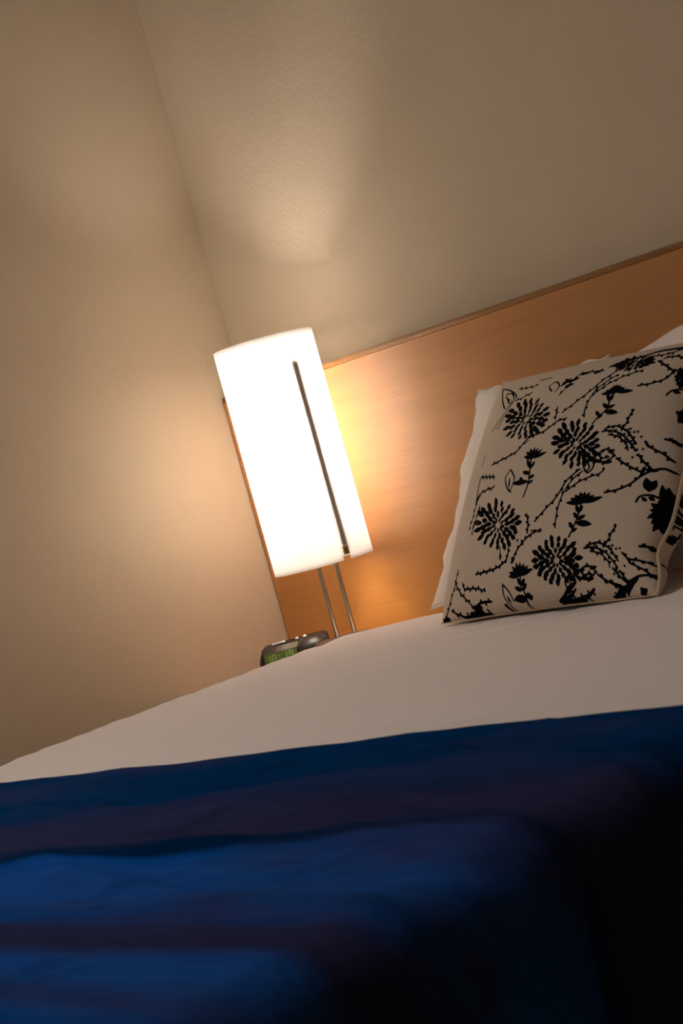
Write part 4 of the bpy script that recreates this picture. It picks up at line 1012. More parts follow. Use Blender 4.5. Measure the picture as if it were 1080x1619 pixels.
class Mat:
    def __init__(s, name, base=(.8, .8, .8, 1), rough=0.5, metal=0.0, spec=0.5):
        s.m = bpy.data.materials.new(name); s.m.use_nodes = True
        s.nt = s.m.node_tree; s.N = s.nt.nodes; s.L = s.nt.links
        s.b = s.N['Principled BSDF']; s.out = s.N['Material Output']
        s.b.inputs['Base Color'].default_value = base if len(base) == 4 else (*base, 1)
        s.b.inputs['Roughness'].default_value = rough
        s.b.inputs['Metallic'].default_value = metal
        s.b.inputs['Specular IOR Level'].default_value = spec
    def node(s, t, **kw):
        n = s.N.new(t)
        for k, v in kw.items(): setattr(n, k, v)
        return n
    def link(s, a, b): s.L.new(a, b)
    def coords(s, scale=(1, 1, 1), which='Object'):
        tc = s.node('ShaderNodeTexCoord'); mp = s.node('ShaderNodeMapping')
        mp.inputs['Scale'].default_value = scale
        s.link(tc.outputs[which], mp.inputs['Vector'])
        return mp.outputs['Vector']
    def noise(s, vec, scale, detail=3, rough=.5):
        n = s.node('ShaderNodeTexNoise'); n.inputs['Scale'].default_value = scale
        n.inputs['Detail'].default_value = detail; n.inputs['Roughness'].default_value = rough
        s.link(vec, n.inputs['Vector']); return n.outputs['Fac']
    def ramp(s, fac, stops, interp='LINEAR'):
        r = s.node('ShaderNodeValToRGB'); r.color_ramp.interpolation = interp
        e = r.color_ramp.elements
        while len(e) < len(stops): e.new(0.5)
        for i, (p, c) in enumerate(stops): e[i].position = p; e[i].color = c if len(c) == 4 else (*c, 1)
        s.link(fac, r.inputs['Fac']); return r.outputs['Color']
    def bump(s, height, strength, dist=0.001, prev=None):
        b = s.node('ShaderNodeBump'); b.inputs['Strength'].default_value = strength; b.inputs['Distance'].default_value = dist
        s.link(height, b.inputs['Height'])
        if prev is not None: s.link(prev, b.inputs['Normal'])
        s.link(b.outputs['Normal'], s.b.inputs['Normal']); return b.outputs['Normal']

def mat_wall(name, c):
    m = Mat(name, c, 0.85, 0, 0.2)
    v = m.coords((1, 1, 1))
    n1 = m.noise(v, 100, 4, .55)
    tone = m.noise(v, 2.5, 2)
    cr = m.ramp(tone, [(0.3, tuple(x * .96 for x in c[:3])), (0.7, tuple(min(1, x * 1.03) for x in c[:3]))])
    m.link(cr, m.b.inputs['Base Color'])
    m.bump(n1, 0.4, 0.002)
    return m.m

def mat_wood(name, light, dark, rough=0.42, vec_scale=(2.2, 30, 30), spec=0.5):
    m = Mat(name, light, rough, 0, spec)
    v = m.coords(vec_scale)
    n = m.noise(v, 1.6, 6, .62)
    v2 = m.coords((6, 260, 260))
    n2 = m.noise(v2, 1.0, 2, .5)
    c1 = m.ramp(n, [(0.30, dark), (0.52, light), (0.75, tuple(x * 1.08 for x in light[:3]))])
    mix = m.node('ShaderNodeMix', data_type='RGBA', blend_type='MULTIPLY'); mix.inputs['Factor'].default_value = 0.35
    c2 = m.ramp(n2, [(0.30, (.72, .66, .6)), (0.46, (1, 1, 1))])
    m.link(c1, mix.inputs['A']); m.link(c2, mix.inputs['B'])
    m.link(mix.outputs['Result'], m.b.inputs['Base Color'])
    m.bump(n2, 0.08, 0.0006)
    return m.m

def mat_fabric(name, c, rough=0.9, weave=1400, bump=0.15, sheen=0.15):
    m = Mat(name, c, rough, 0, 0.15)
    v = m.coords()
    n = m.noise(v, weave, 2, .5)
    n2 = m.noise(v, 14, 3, .5)
    p = m.bump(n2, 0.25, 0.004)
    m.bump(n, bump, 0.0006, p)
    m.b.inputs['Sheen Weight'].default_value = sheen
    return m.m

WALL_C = (0.67, 0.56, 0.41, 1)
M_wall = mat_wall('painted_wall', WALL_C)
M_ceil = mat_wall('ceiling_paint', (0.72, 0.68, 0.6, 1))
M_wood = mat_wood('headboard_beech', (0.47, 0.195, 0.040, 1), (0.43, 0.175, 0.033, 1), 0.42, spec=1.0)
M_band = mat_wood('beech_edge', (0.26, 0.115, 0.022, 1), (0.21, 0.09, 0.016, 1), 0.5)
M_night = mat_wood('nightstand_wood', (0.46, 0.20, 0.08, 1), (0.36, 0.14, 0.05, 1))
M_sheet = mat_fabric('white_sheet', (0.88, 0.81, 0.79, 1))
M_case = mat_fabric('pillowcase', (0.82, 0.76, 0.70, 1))
M_chrome = Mat('brushed_steel', (0.62, 0.58, 0.52, 1), 0.22, 1.0).m
M_dark = Mat('dark_lamp_base', (0.03, 0.02, 0.015, 1), 0.35).m
M_black = Mat('black_plastic', (0.012, 0.008, 0.006, 1), 0.42, 0, 0.35).m
M_grey = Mat('grey_plastic', (0.075, 0.055, 0.035, 1), 0.55, 0, 0.25).m
M_knob = Mat('silver_button', (0.7, 0.68, 0.64, 1), 0.3, 0.6).m
M_pipe = Mat('cream_piping', (0.66, 0.53, 0.38, 1), 0.85, 0, .1).m
M_bedbase = mat_fabric('bed_base_cloth', (0.10, 0.08, 0.07, 1))
M_matt = mat_fabric('mattress_cloth', (0.7, 0.68, 0.64, 1))

def mat_strip():
    m = Mat('bronze_strip', (0.26, 0.18, 0.09, 1), 0.5, 0.5)
    return m.m
M_strip = mat_strip()

def mat_floor():
    m = Mat('carpet', (0.16, 0.11, 0.075, 1), 0.95, 0, .05)
    v = m.coords(); n = m.noise(v, 240, 3)
    m.link(m.ramp(n, [(0.3, (.10, .07, .045)), (.7, (.20, .14, .10))]), m.b.inputs['Base Color'])
    m.bump(n, .6, .004)
    return m.m
M_floor = mat_floor()

def mat_shade():
    m = bpy.data.materials.new('frosted_glass_shade'); m.use_nodes = True
    nt = m.node_tree; N = nt.nodes; L = nt.links
    N.remove(N['Principled BSDF'])
    out = N['Material Output']
    tr = N.new('ShaderNodeBsdfTranslucent'); tr.inputs['Color'].default_value = (0.96, 0.95, 0.93, 1)
    df = N.new('ShaderNodeBsdfDiffuse'); df.inputs['Color'].default_value = (0.93, 0.92, 0.90, 1)
    mx = N.new('ShaderNodeMixShader'); mx.inputs[0].default_value = 0.5
    L.new(df.outputs[0], mx.inputs[1]); L.new(tr.outputs[0], mx.inputs[2])
    L.new(mx.outputs[0], out.inputs['Surface'])
    return m
M_shade = mat_shade()

def mat_emit(name, c, s):
    m = bpy.data.materials.new(name); m.use_nodes = True
    b = m.node_tree.nodes['Principled BSDF']
    b.inputs['Base Color'].default_value = (.02, .02, .02, 1); b.inputs['Specular IOR Level'].default_value = 0.1
    b.inputs['Emission Color'].default_value = c; b.inputs['Emission Strength'].default_value = s
    return m
M_lcd = mat_emit('green_display', (0.06, 0.085, 0.002, 1), 0.62)
M_digit = mat_emit('display_digits', (0.24, 0.30, 0.05, 1), 0.9)

# striped runner: bands run across the bed, colour depends on distance along it
def mat_runner():
    m = Mat('striped_runner', (0.01, 0.03, 0.1, 1), 0.95, 0, 0.0)
    navy = (0.002, 0.036, 0.135, 1); deep = (0.001, 0.022, 0.085, 1)
    plum = (0.030, 0.034, 0.10, 1); blue = (0.003, 0.088, 0.40, 1); mid = (0.016, 0.092, 0.39, 1)
    at = m.node('ShaderNodeAttribute'); at.attribute_name = 'along'
    stops = [(0.0, navy), (0.17, navy), (0.225, plum), (0.315, plum), (0.325, deep), (0.34, deep),
             (0.35, blue), (0.38, mid), (0.45, mid), (0.465, blue), (0.49, blue), (0.505, plum), (0.535, plum),
             (0.56, mid), (0.64, mid), (0.66, blue), (0.68, plum), (0.80, plum), (0.83, navy), (1.0, navy)]
    c = m.ramp(at.outputs['Fac'], stops)
    vm = m.coords((1.1, 5, 5)); nm = m.noise(vm, 2.2, 3)
    mot = m.node('ShaderNodeMix', data_type='RGBA'); mot.inputs['B'].default_value = (0.034, 0.040, 0.125, 1)
    fr = m.node('ShaderNodeMapRange'); fr.inputs['From Min'].default_value = .42; fr.inputs['From Max'].default_value = .68; fr.inputs['To Max'].default_value = .75
    m.link(nm, fr.inputs['Value']); m.link(fr.outputs['Result'], mot.inputs['Factor']); m.link(c, mot.inputs['A'])
    c = mot.outputs['Result']
    v = m.coords((3, 40, 40)); n = m.noise(v, 3, 3)
    mix = m.node('ShaderNodeMix', data_type='RGBA', blend_type='MULTIPLY'); mix.inputs['Factor'].default_value = 0.6
    m.link(c, mix.inputs['A']); m.link(m.ramp(n, [(.3, (.75, .75, .75)), (.7, (1.15, 1.15, 1.15))]), mix.inputs['B'])
    m.link(mix.outputs['Result'], m.b.inputs['Base Color'])
    vv = m.coords(); w = m.noise(vv, 900, 2)
    m.bump(w, .2, .0008)
    m.b.inputs['Sheen Weight'].default_value = 0.0
    m.b.inputs['Sheen Roughness'].default_value = 0.5
    m.b.inputs['Sheen Tint'].default_value = (0.15, 0.3, 0.9, 1)
    return m.m
M_runner = mat_runner()

def mat_cushion():
    m = Mat('floral_print', (0.6, 0.5, 0.42, 1), 0.95, 0, 0.04)
    at = m.node('ShaderNodeAttribute'); at.attribute_name = 'ink'
    c = m.ramp(at.outputs['Fac'], [(0.35, (0.58, 0.485, 0.39)), (0.65, (0.0028, 0.0032, 0.0042))])
    m.link(c, m.b.inputs['Base Color'])
    v = m.coords(); w = m.noise(v, 1500, 2)
    n2 = m.noise(v, 18, 3)
    p = m.bump(n2, .2, .004); m.bump(w, .15, .0006, p)
    return m.m
M_print = mat_cushion()

# ---------------------------------------------------------------- room shell
RX, RY, RZ = 4.2, -4.0, 2.55
def structure(o): o['kind'] = 'structure'; return o
def wall(name, x0, x1, y0, y1, z0, z1, mat): return structure(box(name, x0, x1, y0, y1, z0, z1, mat))
wall('floor', -.1, RX + .1, RY - .1, .1, -.1, 0, M_floor)
wall('ceiling', -.1, RX + .1, RY - .1, .1, RZ, RZ + .1, M_ceil)
wall('wall_back', 0, RX, 0, .1, 0, RZ, M_wall)
wall('wall_left', -.1, 0, RY, .1, 0, RZ, M_wall)
wall('wall_right', RX, RX + .1, RY, .1, 0, RZ, M_wall)
# front wall (behind the camera) with an opening for an invented fill window
WX0, WX1, WZ0, WZ1 = 0.2, 1.5, 0.85, 2.15
bm = bmesh.new()
for a in ((0, WX0, 0, RZ), (WX1, RX, 0, RZ), (WX0, WX1, 0, WZ0), (WX0, WX1, WZ1, RZ)):
    box_bm(a[0], a[1], RY - .1, RY, a[2], a[3], 0, 1, bm)
structure(from_bm('wall_front', bm, M_wall, None, False))
bm = bmesh.new()
for a in ((WX0, WX0 + .05, WZ0, WZ1), (WX1 - .05, WX1, WZ0, WZ1), (WX0, WX1, WZ0, WZ0 + .05), (WX0, WX1, WZ1 - .05, WZ1), (.83, .87, WZ0, WZ1)):
    box_bm(a[0], a[1], RY - .08, RY - .03, a[2], a[3], 0.003, 1, bm)
structure(from_bm('fill_window', bm, Mat('fill_window_paint', (.7, .68, .63, 1), .4).m, None, False))
# area lamp added in the invented window, soft fill towards the headboard
al = bpy.data.lights.new('window_fill', 'AREA'); al.shape = 'RECTANGLE'; al.size = WX1 - WX0; al.size_y = WZ1 - WZ0
al.energy = 2.0; al.color = (1.0, 0.93, 0.86)
ao = bpy.data.objects.new('window_fill', al); col.objects.link(ao)
ao.location = ((WX0 + WX1) / 2, RY - .12, (WZ0 + WZ1) / 2); ao.rotation_euler = (math.radians(90), 0, 0)

# unseen round ceiling lamp, added to brighten the bed top from above
cl = thing('ceiling_fill', (0.55, -1.95, RZ), 'small round ceiling fill lamp, unseen, added to brighten the bed', 'ceiling light')
lathe('housing', [(0, RZ), (.17, RZ), (.175, RZ - .03), (.165, RZ - .045), (.16, RZ - .03), (0, RZ - .03)], 0.55, -1.95, M_ceil, cl, 48)
cd = bpy.data.lights.new('ceiling_fill_disc', 'AREA'); cd.shape = 'DISK'; cd.size = .30; cd.energy = 12.6; cd.color = (1.0, 0.92, 0.86)
cdo = bpy.data.objects.new('ceiling_fill_disc', cd); col.objects.link(cdo); cdo.location = (0.55, -1.95, RZ - .036)

# ---------------------------------------------------------------- headboard
HX1 = 2.55; HT = 1.090; HY0 = -0.068
hb = thing('headboard', (1.275, -0.034, 0), 'wide light beech wood headboard panel mounted on the back wall behind the bed and lamp', 'headboard')
box('panel', 0.003, HX1, HY0, -0.028, 0.12, HT - 0.0105, M_wood, hb, 0.0012, 1)
box('edge_band', 0.003, HX1, HY0 - 0.0006, -0.028, HT - 0.0105, HT, M_band, hb, 0.002, 2)['label'] = 'darker wooden strip along the top edge'
for x in (0.45, 1.275, 2.1):
    box('mounting_batten', x - .05, x + .05, -0.028, 0.0, 0.2, 0.95, M_band, hb)

# ---------------------------------------------------------------- bed
BX0, BX1, BY0, BY1 = 0.345, 1.915, -2.22, -0.165     # outer faces of the bedding
BTOP = 0.600
R_EDGE = 0.075
def rr_nearest(x, y, x0, x1, y0, y1, R):
    """signed distance to a rounded rectangle, nearest outline point, outward normal"""
    cx = min(max(x, x0 + R), x1 - R); cy = min(max(y, y0 + R), y1 - R)
    dx, dy = x - cx, y - cy
    d = math.hypot(dx, dy)
    if d > 1e-9:
        return d - R, cx + dx / d * R, cy + dy / d * R, dx / d, dy / d
    return -1.0, x, y, 0, 0

def drape(x, y, off, r, top, Rin=0.13):
    x0, x1, y0, y1 = BX0 + R_EDGE, BX1 - R_EDGE, BY0 + R_EDGE, BY1 - R_EDGE
    sd, nx_, ny_, ux, uy = rr_nearest(x, y, x0, x1, y0, y1, Rin)
    if sd <= 0: return (x, y, top + off), (0, 0, 1)
    r = r - 0.032 * max(0.0, ux) ** 2
    a = sd / r
    rr = r + off
    if a < math.pi / 2:
        s_, c_ = math.sin(a), math.cos(a)
        return (nx_ + ux * rr * s_, ny_ + uy * rr * s_, top - r + rr * c_), (ux * s_, uy * s_, c_)
    return (nx_ + ux * rr, ny_ + uy * rr, top - r - (sd - r * math.pi / 2)), (ux, uy, 0)

def soft_wave(x, y, seed=0.0):
    p = Vector((x * 2.2 + seed, y * 3.0 - seed, seed))
    return noise.noise(p) * 0.5 + noise.noise(p * 2.3) * 0.22

bed = thing('bed', (1.14, -1.19, 0), 'double bed with upholstered base and white mattress standing against the headboard', 'bed')
box('bed_base', BX0 + .06, BX1 - .11, BY0 + .06, BY1 - .06, 0.10, 0.318, M_bedbase, bed, 0.07, 4)
box('mattress', BX0 + .045, BX1 - .10, BY0 + .045, BY1 - .045, 0.32, 0.578, M_matt, bed, 0.09, 5)
for x in (BX0 + .12, BX1 - .14):
    for y in (BY0 + .12, BY1 - .06):
        lathe('leg', [(0, 0), (.022, 0), (.03, .10), (0, .10)], x, y, M_dark, bed, 20)

def cloth_grid(xs, ys, fn):
    verts = []; nx = len(xs); ny = len(ys)
    for y in ys:
        for x in xs: verts.append(fn(x, y))
    faces = [(j * nx + i, j * nx + i + 1, (j + 1) * nx + i + 1, (j + 1) * nx + i) for j in range(ny - 1) for i in range(nx - 1)]
    return verts, faces

def lin(a, b, n): return [a + (b - a) * i / (n - 1) for i in range(n)]

def duvet_pt(x, y):
    (px, py, pz), n = drape(x, y, 0.0, R_EDGE, BTOP)
    k = soft_wave(x, y, 3.1) * 0.0045
    # fine drag creases running towards the pillow
    k += 0.0022 * noise.noise(Vector((x * 7 + y * 4, y * 34 - x * 16, 1.0)))
    if pz < BTOP - R_EDGE: k += 0.010 * abs(noise.noise(Vector((x * 6, y * 6, 9.0)))) * min(1, (BTOP - R_EDGE - pz) * 8)
    return (px + n[0] * k, py + n[1] * k, pz + n[2] * k)
ext = 0.30
v, f = cloth_grid(lin(BX0 + R_EDGE - ext, BX1 - R_EDGE + ext, 190), lin(BY0 + R_EDGE - ext, BY1 - R_EDGE + 0.20, 230), duvet_pt)
duvet = link_mesh('duvet', v, f, M_sheet)
duvet['label'] = 'smooth white bed sheet spread over the mattress, under the pillows and the blue runner'; duvet['category'] = 'bedding'
sm = duvet.modifiers.new('thick', 'SOLIDIFY'); sm.thickness = 0.008; sm.offset = -1

# runner
RY_EDGE = -1.245
CREASES = [((1.530,-1.393),(1.612,-1.331),0.0060,0.010),
           ((1.321,-1.366),(1.337,-1.314),0.0040,0.010),
           ((1.081,-1.444),(1.199,-1.388),0.0040,0.012),
           ((1.389,-1.558),(1.445,-1.459),0.0040,0.012),
           ((1.333,-1.458),(1.362,-1.433),0.0030,0.009),
           ((1.645,-1.546),(1.746,-1.505),0.0030,0.014),
           ((1.483,-1.732),(1.576,-1.644),0.0040,0.014),
           ((1.680,-1.703),(1.758,-1.634),0.0040,0.014),
           ((1.793,-1.698),(1.876,-1.659),0.0030,0.012),
           ((1.640,-1.877),(1.653,-1.833),0.0040,0.014)]
def runner_pt(x, y):
    d = RY_EDGE - y
    edge = math.exp(-(d / 0.02) ** 2) * 0.0
    yy = y + (0.010 * noise.noise(Vector((x * 3.1, 0, 5))) + 0.006 * noise.noise(Vector((x * 9, 0, 2)))) * math.exp(-d / 0.1)
    (px, py, pz), n = drape(x, yy, 0.0115, R_EDGE, BTOP)
    # long shallow wrinkles, mostly along the runner's length, some slanting
    w = noise.noise(Vector((x * 1.6 + y * 1.0, y * 9.0 + x * 1.5, 7.7)))
    w2 = noise.noise(Vector((x * 4.0 + y * 2.5, y * 20 + x * 6, 1.3)))
    ridge = max(0, 1 - abs(noise.noise(Vector((x * 1.3 + 4, (y + x * .22) * 7.5, 2.2)))) * 5)
    w3 = noise.noise(Vector((x * 14 + y * 10, y * 44 + x * 20, 4.4)))
    k = 0.0055 * w + 0.0042 * w2 + 0.0018 * w3 + 0.0075 * ridge + soft_wave(x, y, 3.1) * 0.0045 + .003
    for (ax, ay), (bx, by), dep, wid in CREASES:
        dx, dy = bx - ax, by - ay; l2 = dx * dx + dy * dy
        t = max(0.0, min(1.0, ((x - ax) * dx + (y - ay) * dy) / l2))
        e = ((x - ax - t * dx) ** 2 + (y - ay - t * dy) ** 2) / (wid * wid)
        if e < 9: k -= dep * math.exp(-e) * (1 - (2 * t - 1) ** 2 * .8) - dep * .7 * math.exp(-(math.sqrt(e) - 1.6) ** 2 * 2) * (1 - (2 * t - 1) ** 2 * .8)
    k = max(k, -0.001 + soft_wave(x, y, 3.1) * 0.0045) * min(1, 0.25 + d / 0.05)
    if pz < BTOP - R_EDGE:
        k += 0.020 * abs(noise.noise(Vector((x * 1.5, y * 7, 9.0)))) * min(1, (BTOP - R_EDGE - pz) * 8)
    return (px + n[0] * k, py + n[1] * k, pz + n[2] * k)
ext = 0.42
xs = lin(BX0 + R_EDGE - ext, BX1 - R_EDGE + ext, 420); ys = lin(RY_EDGE, BY0 + R_EDGE - ext, 420)
v, f = cloth_grid(xs, ys, runner_pt)
runner = link_mesh('bed_runner', v, [q[::-1] for q in f], M_runner)
at = runner.data.attributes.new('along', 'FLOAT', 'POINT')
at.data.foreach_set('value', np.repeat(np.clip((RY_EDGE - np.array(ys)) / 1.05, 0, 1), len(xs)).astype(np.float32))
runner['label'] = 'dark blue and plum striped cloth runner laid across the foot of the bed'; runner['category'] = 'bed runner'
sm = runner.modifiers.new('thick', 'SOLIDIFY'); sm.thickness = 0.007; sm.offset = -1

# ---------------------------------------------------------------- pillows
def press_behind_cushion(P, gap):
    """soft pillow gives way where the back of the cushion leans into it"""
    bl, br, tl = [np.array(CUSHION[k]) for k in ('bl', 'br', 'tl')]
    a, b = br - bl, tl - bl
    n = np.cross(b, a); n /= np.linalg.norm(n)
    r = P - bl
    G = np.array([[a @ a, a @ b], [a @ b, b @ b]])
    st_ = np.linalg.solve(G, np.stack([(r @ a).ravel(), (r @ b).ravel()]))
    s_, t_ = [np.clip(q, 0, 1) for q in st_]
    hb_ = 0.085 * (16 * s_ * (1 - s_) * t_ * (1 - t_)) ** 0.36
    inside = (st_[0] > -.01) & (st_[0] < 1.01) & (st_[1] > -.02) & (st_[1] < 1.01)
    need = np.where(inside, np.maximum(0, hb_ + gap + .003 - (r @ n).ravel()), 0).reshape(P.shape[:-1])
    return P + need[..., None] * n

def pillow_mesh(c, n, h_front, h_back, inset, power, top_bulge=0.0, ripple=0.0, seed=0.0, ear=0.8, press=None):
    S, T, F = soft_panel(n, c, 1.0, h_front, inset, power, ear, 0, top_bulge)
    _, _, B = soft_panel(n, c, -1.0, h_back, inset, power, ear, 0, top_bulge)
    N = n + 1
    bl, br, tl = [np.array(c[k], float) for k in ('bl', 'br', 'tl')]
    if ripple:
        e = np.zeros((N, N, 3))
        sx = (br - bl) / np.linalg.norm(br - bl); ty = (tl - bl) / np.linalg.norm(tl - bl)
        nn = np.cross(sx, ty)
        for j in range(N):
            for i in range(N):
                s, t = S[j, i], T[j, i]
                edge = math.exp(-min(s, 1 - s) / .05) ; edge2 = math.exp(-min(t, 1 - t) / .05)
                a = (noise.noise(Vector((seed, t * 7, 0))) + .6 * noise.noise(Vector((seed, t * 15, 4)))) * edge
                b = noise.noise(Vector((s * 9, seed, 3))) * edge2
                q = noise.noise(Vector((s * 5, t * 5, seed)))
                e[j, i] = ripple * (a * sx + b * 0.6 * ty) + ripple * .5 * q * nn
        F = F + e; B = B + e
    if press: F, B = press(F, .003), press(B, .009)
    verts = list(F.reshape(-1, 3)); idx = np.arange(N * N).reshape(N, N)
    bidx = np.full((N, N), -1)
    for j in range(N):
        for i in range(N):
            if i in (0, n) or j in (0, n): bidx[j, i] = idx[j, i]
            else: bidx[j, i] = len(verts); verts.append(B[j, i])
    faces = []
    for j in range(n):
        for i in range(n):
            faces.append((idx[j, i], idx[j, i + 1], idx[j + 1, i + 1], idx[j + 1, i]))
            faces.append((bidx[j, i], bidx[j + 1, i], bidx[j + 1, i + 1], bidx[j, i + 1]))
    rim = [F[0, i] for i in range(n)] + [F[j, n] for j in range(n)] + [F[n, n - i] for i in range(n)] + [F[n - j, 0] for j in range(n)]
    return verts, faces, S, T, F, rim

PA = dict(bl=(0.542, -0.210, 0.605), br=(1.00, -0.240, 0.605), tr=(1.02, -0.163, 0.948), tl=(0.708, -0.125, 0.953))
v, f, S, T, F, rim = pillow_mesh(PA, 70, 0.035, 0.028, 0.034, 0.40, 0.004, 0.013, 2.7, 0.7, press_behind_cushion)
pa = thing('pillow', (0.82, -0.2, 0.603), 'white pillow propped right behind the floral cushion, its wavy left edge showing', 'pillow')
link_mesh('pillowcase', v, f, M_case, pa)
tv, tf = tube_mesh(rim, 0.0022, 8, True)
link_mesh('seam', tv, tf, M_case, pa)

PB = dict(bl=(1.07, -0.275, 0.604), br=(1.74, -0.28, 0.604), tr=(1.70, -0.105, 0.95), tl=(0.955, -0.086, 0.925))
v, f, S, T, F, rim = pillow_mesh(PB, 70, 0.060, 0.020, 0.015, 0.42, 0.045, 0.008, 8.1, 0.7, press_behind_cushion)
pb = thing('pillow', (1.35, -0.17, 0.603), 'white pillow leaning on the headboard at the right edge, rising above the floral cushion', 'pillow')
link_mesh('pillowcase', v, f, M_sheet, pb)
tv, tf = tube_mesh(rim, 0.002, 8, True)
link_mesh('seam', tv, tf, M_sheet, pb)

# ---------------------------------------------------------------- floral cushion
NC = 640
S, T, F = cushion_front(NC)
_, _, B = cushion_back(NC // 4)

def raster(n, W=0.496, H=0.43):
    """signed coverage of the printed pattern on an (n+1)^2 grid, in metres on the cloth"""
    a = np.linspace(0, 1, n + 1)
    X, Y = np.meshgrid(a * W, a * H)
    ink = np.zeros((n + 1, n + 1), np.float32)
    soft = W / n * 1.0
    def blob(p, q, r0, r1, bulge=0.0):
        p = np.array(p); q = np.array(q)
        m = max(r0, r1) + abs(bulge) + 2 * soft
        lo = np.minimum(p, q) - m; hi = np.maximum(p, q) + m
        i0, i1 = int(max(0, lo[0] / W * n)), int(min(n, hi[0] / W * n)) + 1
        j0, j1 = int(max(0, lo[1] / H * n)), int(min(n, hi[1] / H * n)) + 1
        if i1 <= i0 or j1 <= j0: return
        x = X[j0:j1, i0:i1]; y = Y[j0:j1, i0:i1]
        d = q - p; l2 = float(d @ d) + 1e-12
        t = np.clip(((x - p[0]) * d[0] + (y - p[1]) * d[1]) / l2, 0, 1)
        dist = np.hypot(x - p[0] - t * d[0], y - p[1] - t * d[1])
        r = r0 + (r1 - r0) * t + bulge * 4 * t * (1 - t)
        c = np.clip((r - dist) / soft + .5, 0, 1)
        ink[j0:j1, i0:i1] = np.maximum(ink[j0:j1, i0:i1], c)
    sc = lambda p: np.array((p[0] * W, p[1] * H))
    for kind, pts, w in PATTERN:
        P = [sc(p) for p in pts]
        if kind == 'line':
            for a_, b_ in zip(P[:-1], P[1:]): blob(a_, b_, w, w)
        elif kind == 'petal':
            blob(P[0], P[1], w * .35, w * .2, w * .75)
    return ink

ink_f = raster(NC)
N1 = NC + 1; nb = NC // 4; N2 = nb + 1
verts = list(F.reshape(-1, 3)); idx = np.arange(N1 * N1).reshape(N1, N1)
faces = np.stack([idx[:-1, :-1], idx[:-1, 1:], idx[1:, 1:], idx[1:, :-1]], -1).reshape(-1, 4).tolist()
off = len(verts)
verts += list(B.reshape(-1, 3)); idb = off + np.arange(N2 * N2).reshape(N2, N2)
faces += np.stack([idb[:-1, :-1], idb[1:, :-1], idb[1:, 1:], idb[:-1, 1:]], -1).reshape(-1, 4).tolist()
ink_b = np.roll(ink_f[::4, ::4][:, ::-1], nb // 3, axis=1)
cu = thing('cushion', (0.99, -0.46, 0.603), 'square cream cushion printed with black chrysanthemums and thorny vines, propped on the bed', 'cushion')
cov = link_mesh('cushion_cover', verts, faces, M_print, cu)
at = cov.data.attributes.new('ink', 'FLOAT', 'POINT')
at.data.foreach_set('value', np.concatenate([ink_f.reshape(-1), ink_b.reshape(-1)]).astype(np.float32))
st = 8
rim = [F[0, i] for i in range(0, NC, st)] + [F[j, NC] for j in range(0, NC, st)] + [F[NC, NC - i] for i in range(0, NC, st)] + [F[NC - j, 0] for j in range(0, NC, st)]
tv, tf = tube_mesh(rim, [.0019] * 80 + [.0034] * 80 + [.0024] * 80 + [.0021] * 80, 10, True)
link_mesh('piping', tv, tf, M_pipe, cu)['label'] = 'cream piping cord along the seam'

# ---------------------------------------------------------------- nightstand
NT = 0.546
ns = thing('nightstand', (0.17, -0.27, 0), 'narrow wooden nightstand in the corner between the wall and the bed, under the lamp', 'nightstand')
box('table_top', 0.006, 0.338, -0.37, -0.07, NT - .022, NT, M_night, ns, 0.003, 2)
box('body', 0.016, 0.326, -0.355, -0.075, 0.10, NT - .022, M_night, ns, 0.002, 1)
dr = box('drawer', 0.026, 0.316, -0.372, -0.355, NT - .19, NT - .035, M_night, ns, 0.003, 2)
kb = lathe('knob', [(0, 0), (.011, 0), (.012, .012), (.006, .018), (0, .018)], 0, 0, M_chrome, None, 20)
kb.data.transform(Matrix.Translation((0.171, -0.372, NT - .11)) @ Matrix.Rotation(math.radians(90), 4, 'X'))
kb.parent = dr; kb.matrix_parent_inverse = dr.matrix_basis.inverted()
box('door', 0.026, 0.316, -0.372, -0.355, .115, NT - .20, M_night, ns, 0.003, 2)
for x in (.04, .30):
    for y in (-.33, -.10):
        box('leg', x - .016, x + .016, y - .016, y + .016, 0, .10, M_night, ns, .002, 1)

# ---------------------------------------------------------------- table lamp
LX, LY = 0.285, -0.187
SR = 0.0922; SZ0, SZ1 = 0.7245, 1.1565
R0 = np.array([0.7071, 0.7071]); D0 = np.array([2.388, -2.307]); D0 /= np.linalg.norm(D0)
lamp = thing('table_lamp', (LX, LY, NT), 'lit table lamp with tall white glass cylinder shade on two steel rods, on the nightstand', 'lamp')
strip_dir = math.cos(math.radians(29.5)) * D0 + math.sin(math.radians(29.5)) * R0
sa = math.atan2(strip_dir[1], strip_dir[0])
# glass cylinder with a slot cut up from its lower rim behind the metal strip
def make_shade():
    n = 180; zs = [SZ0, SZ0 + .008, SZ0 + .016, SZ0 + .024] + lin(SZ0 + .03, SZ1, 40)
    slot = 0.0068
    angs = []
    da = slot / SR
    full = 2 * math.pi - 2.45 * da
    angs = [sa + da + full * i / n for i in range(n + 1)] + [sa - da * .7, sa, sa + da * .5]
    m = len(angs); bm = bmesh.new()
    g = [[bm.verts.new((LX + SR * math.cos(a), LY + SR * math.sin(a), z)) for a in angs] for z in zs]
    for j in range(len(zs) - 1):
        for i in range(m):
            inslot = i >= n
            if inslot and j < 3: continue
            k = (i + 1) % m
            bm.faces.new((g[j][i], g[j][k], g[j + 1][k], g[j + 1][i]))
    return bm
sh = from_bm('lamp_shade', make_shade(), M_shade, lamp)
sm = sh.modifiers.new('glass', 'SOLIDIFY'); sm.thickness = 0.003; sm.offset = 1
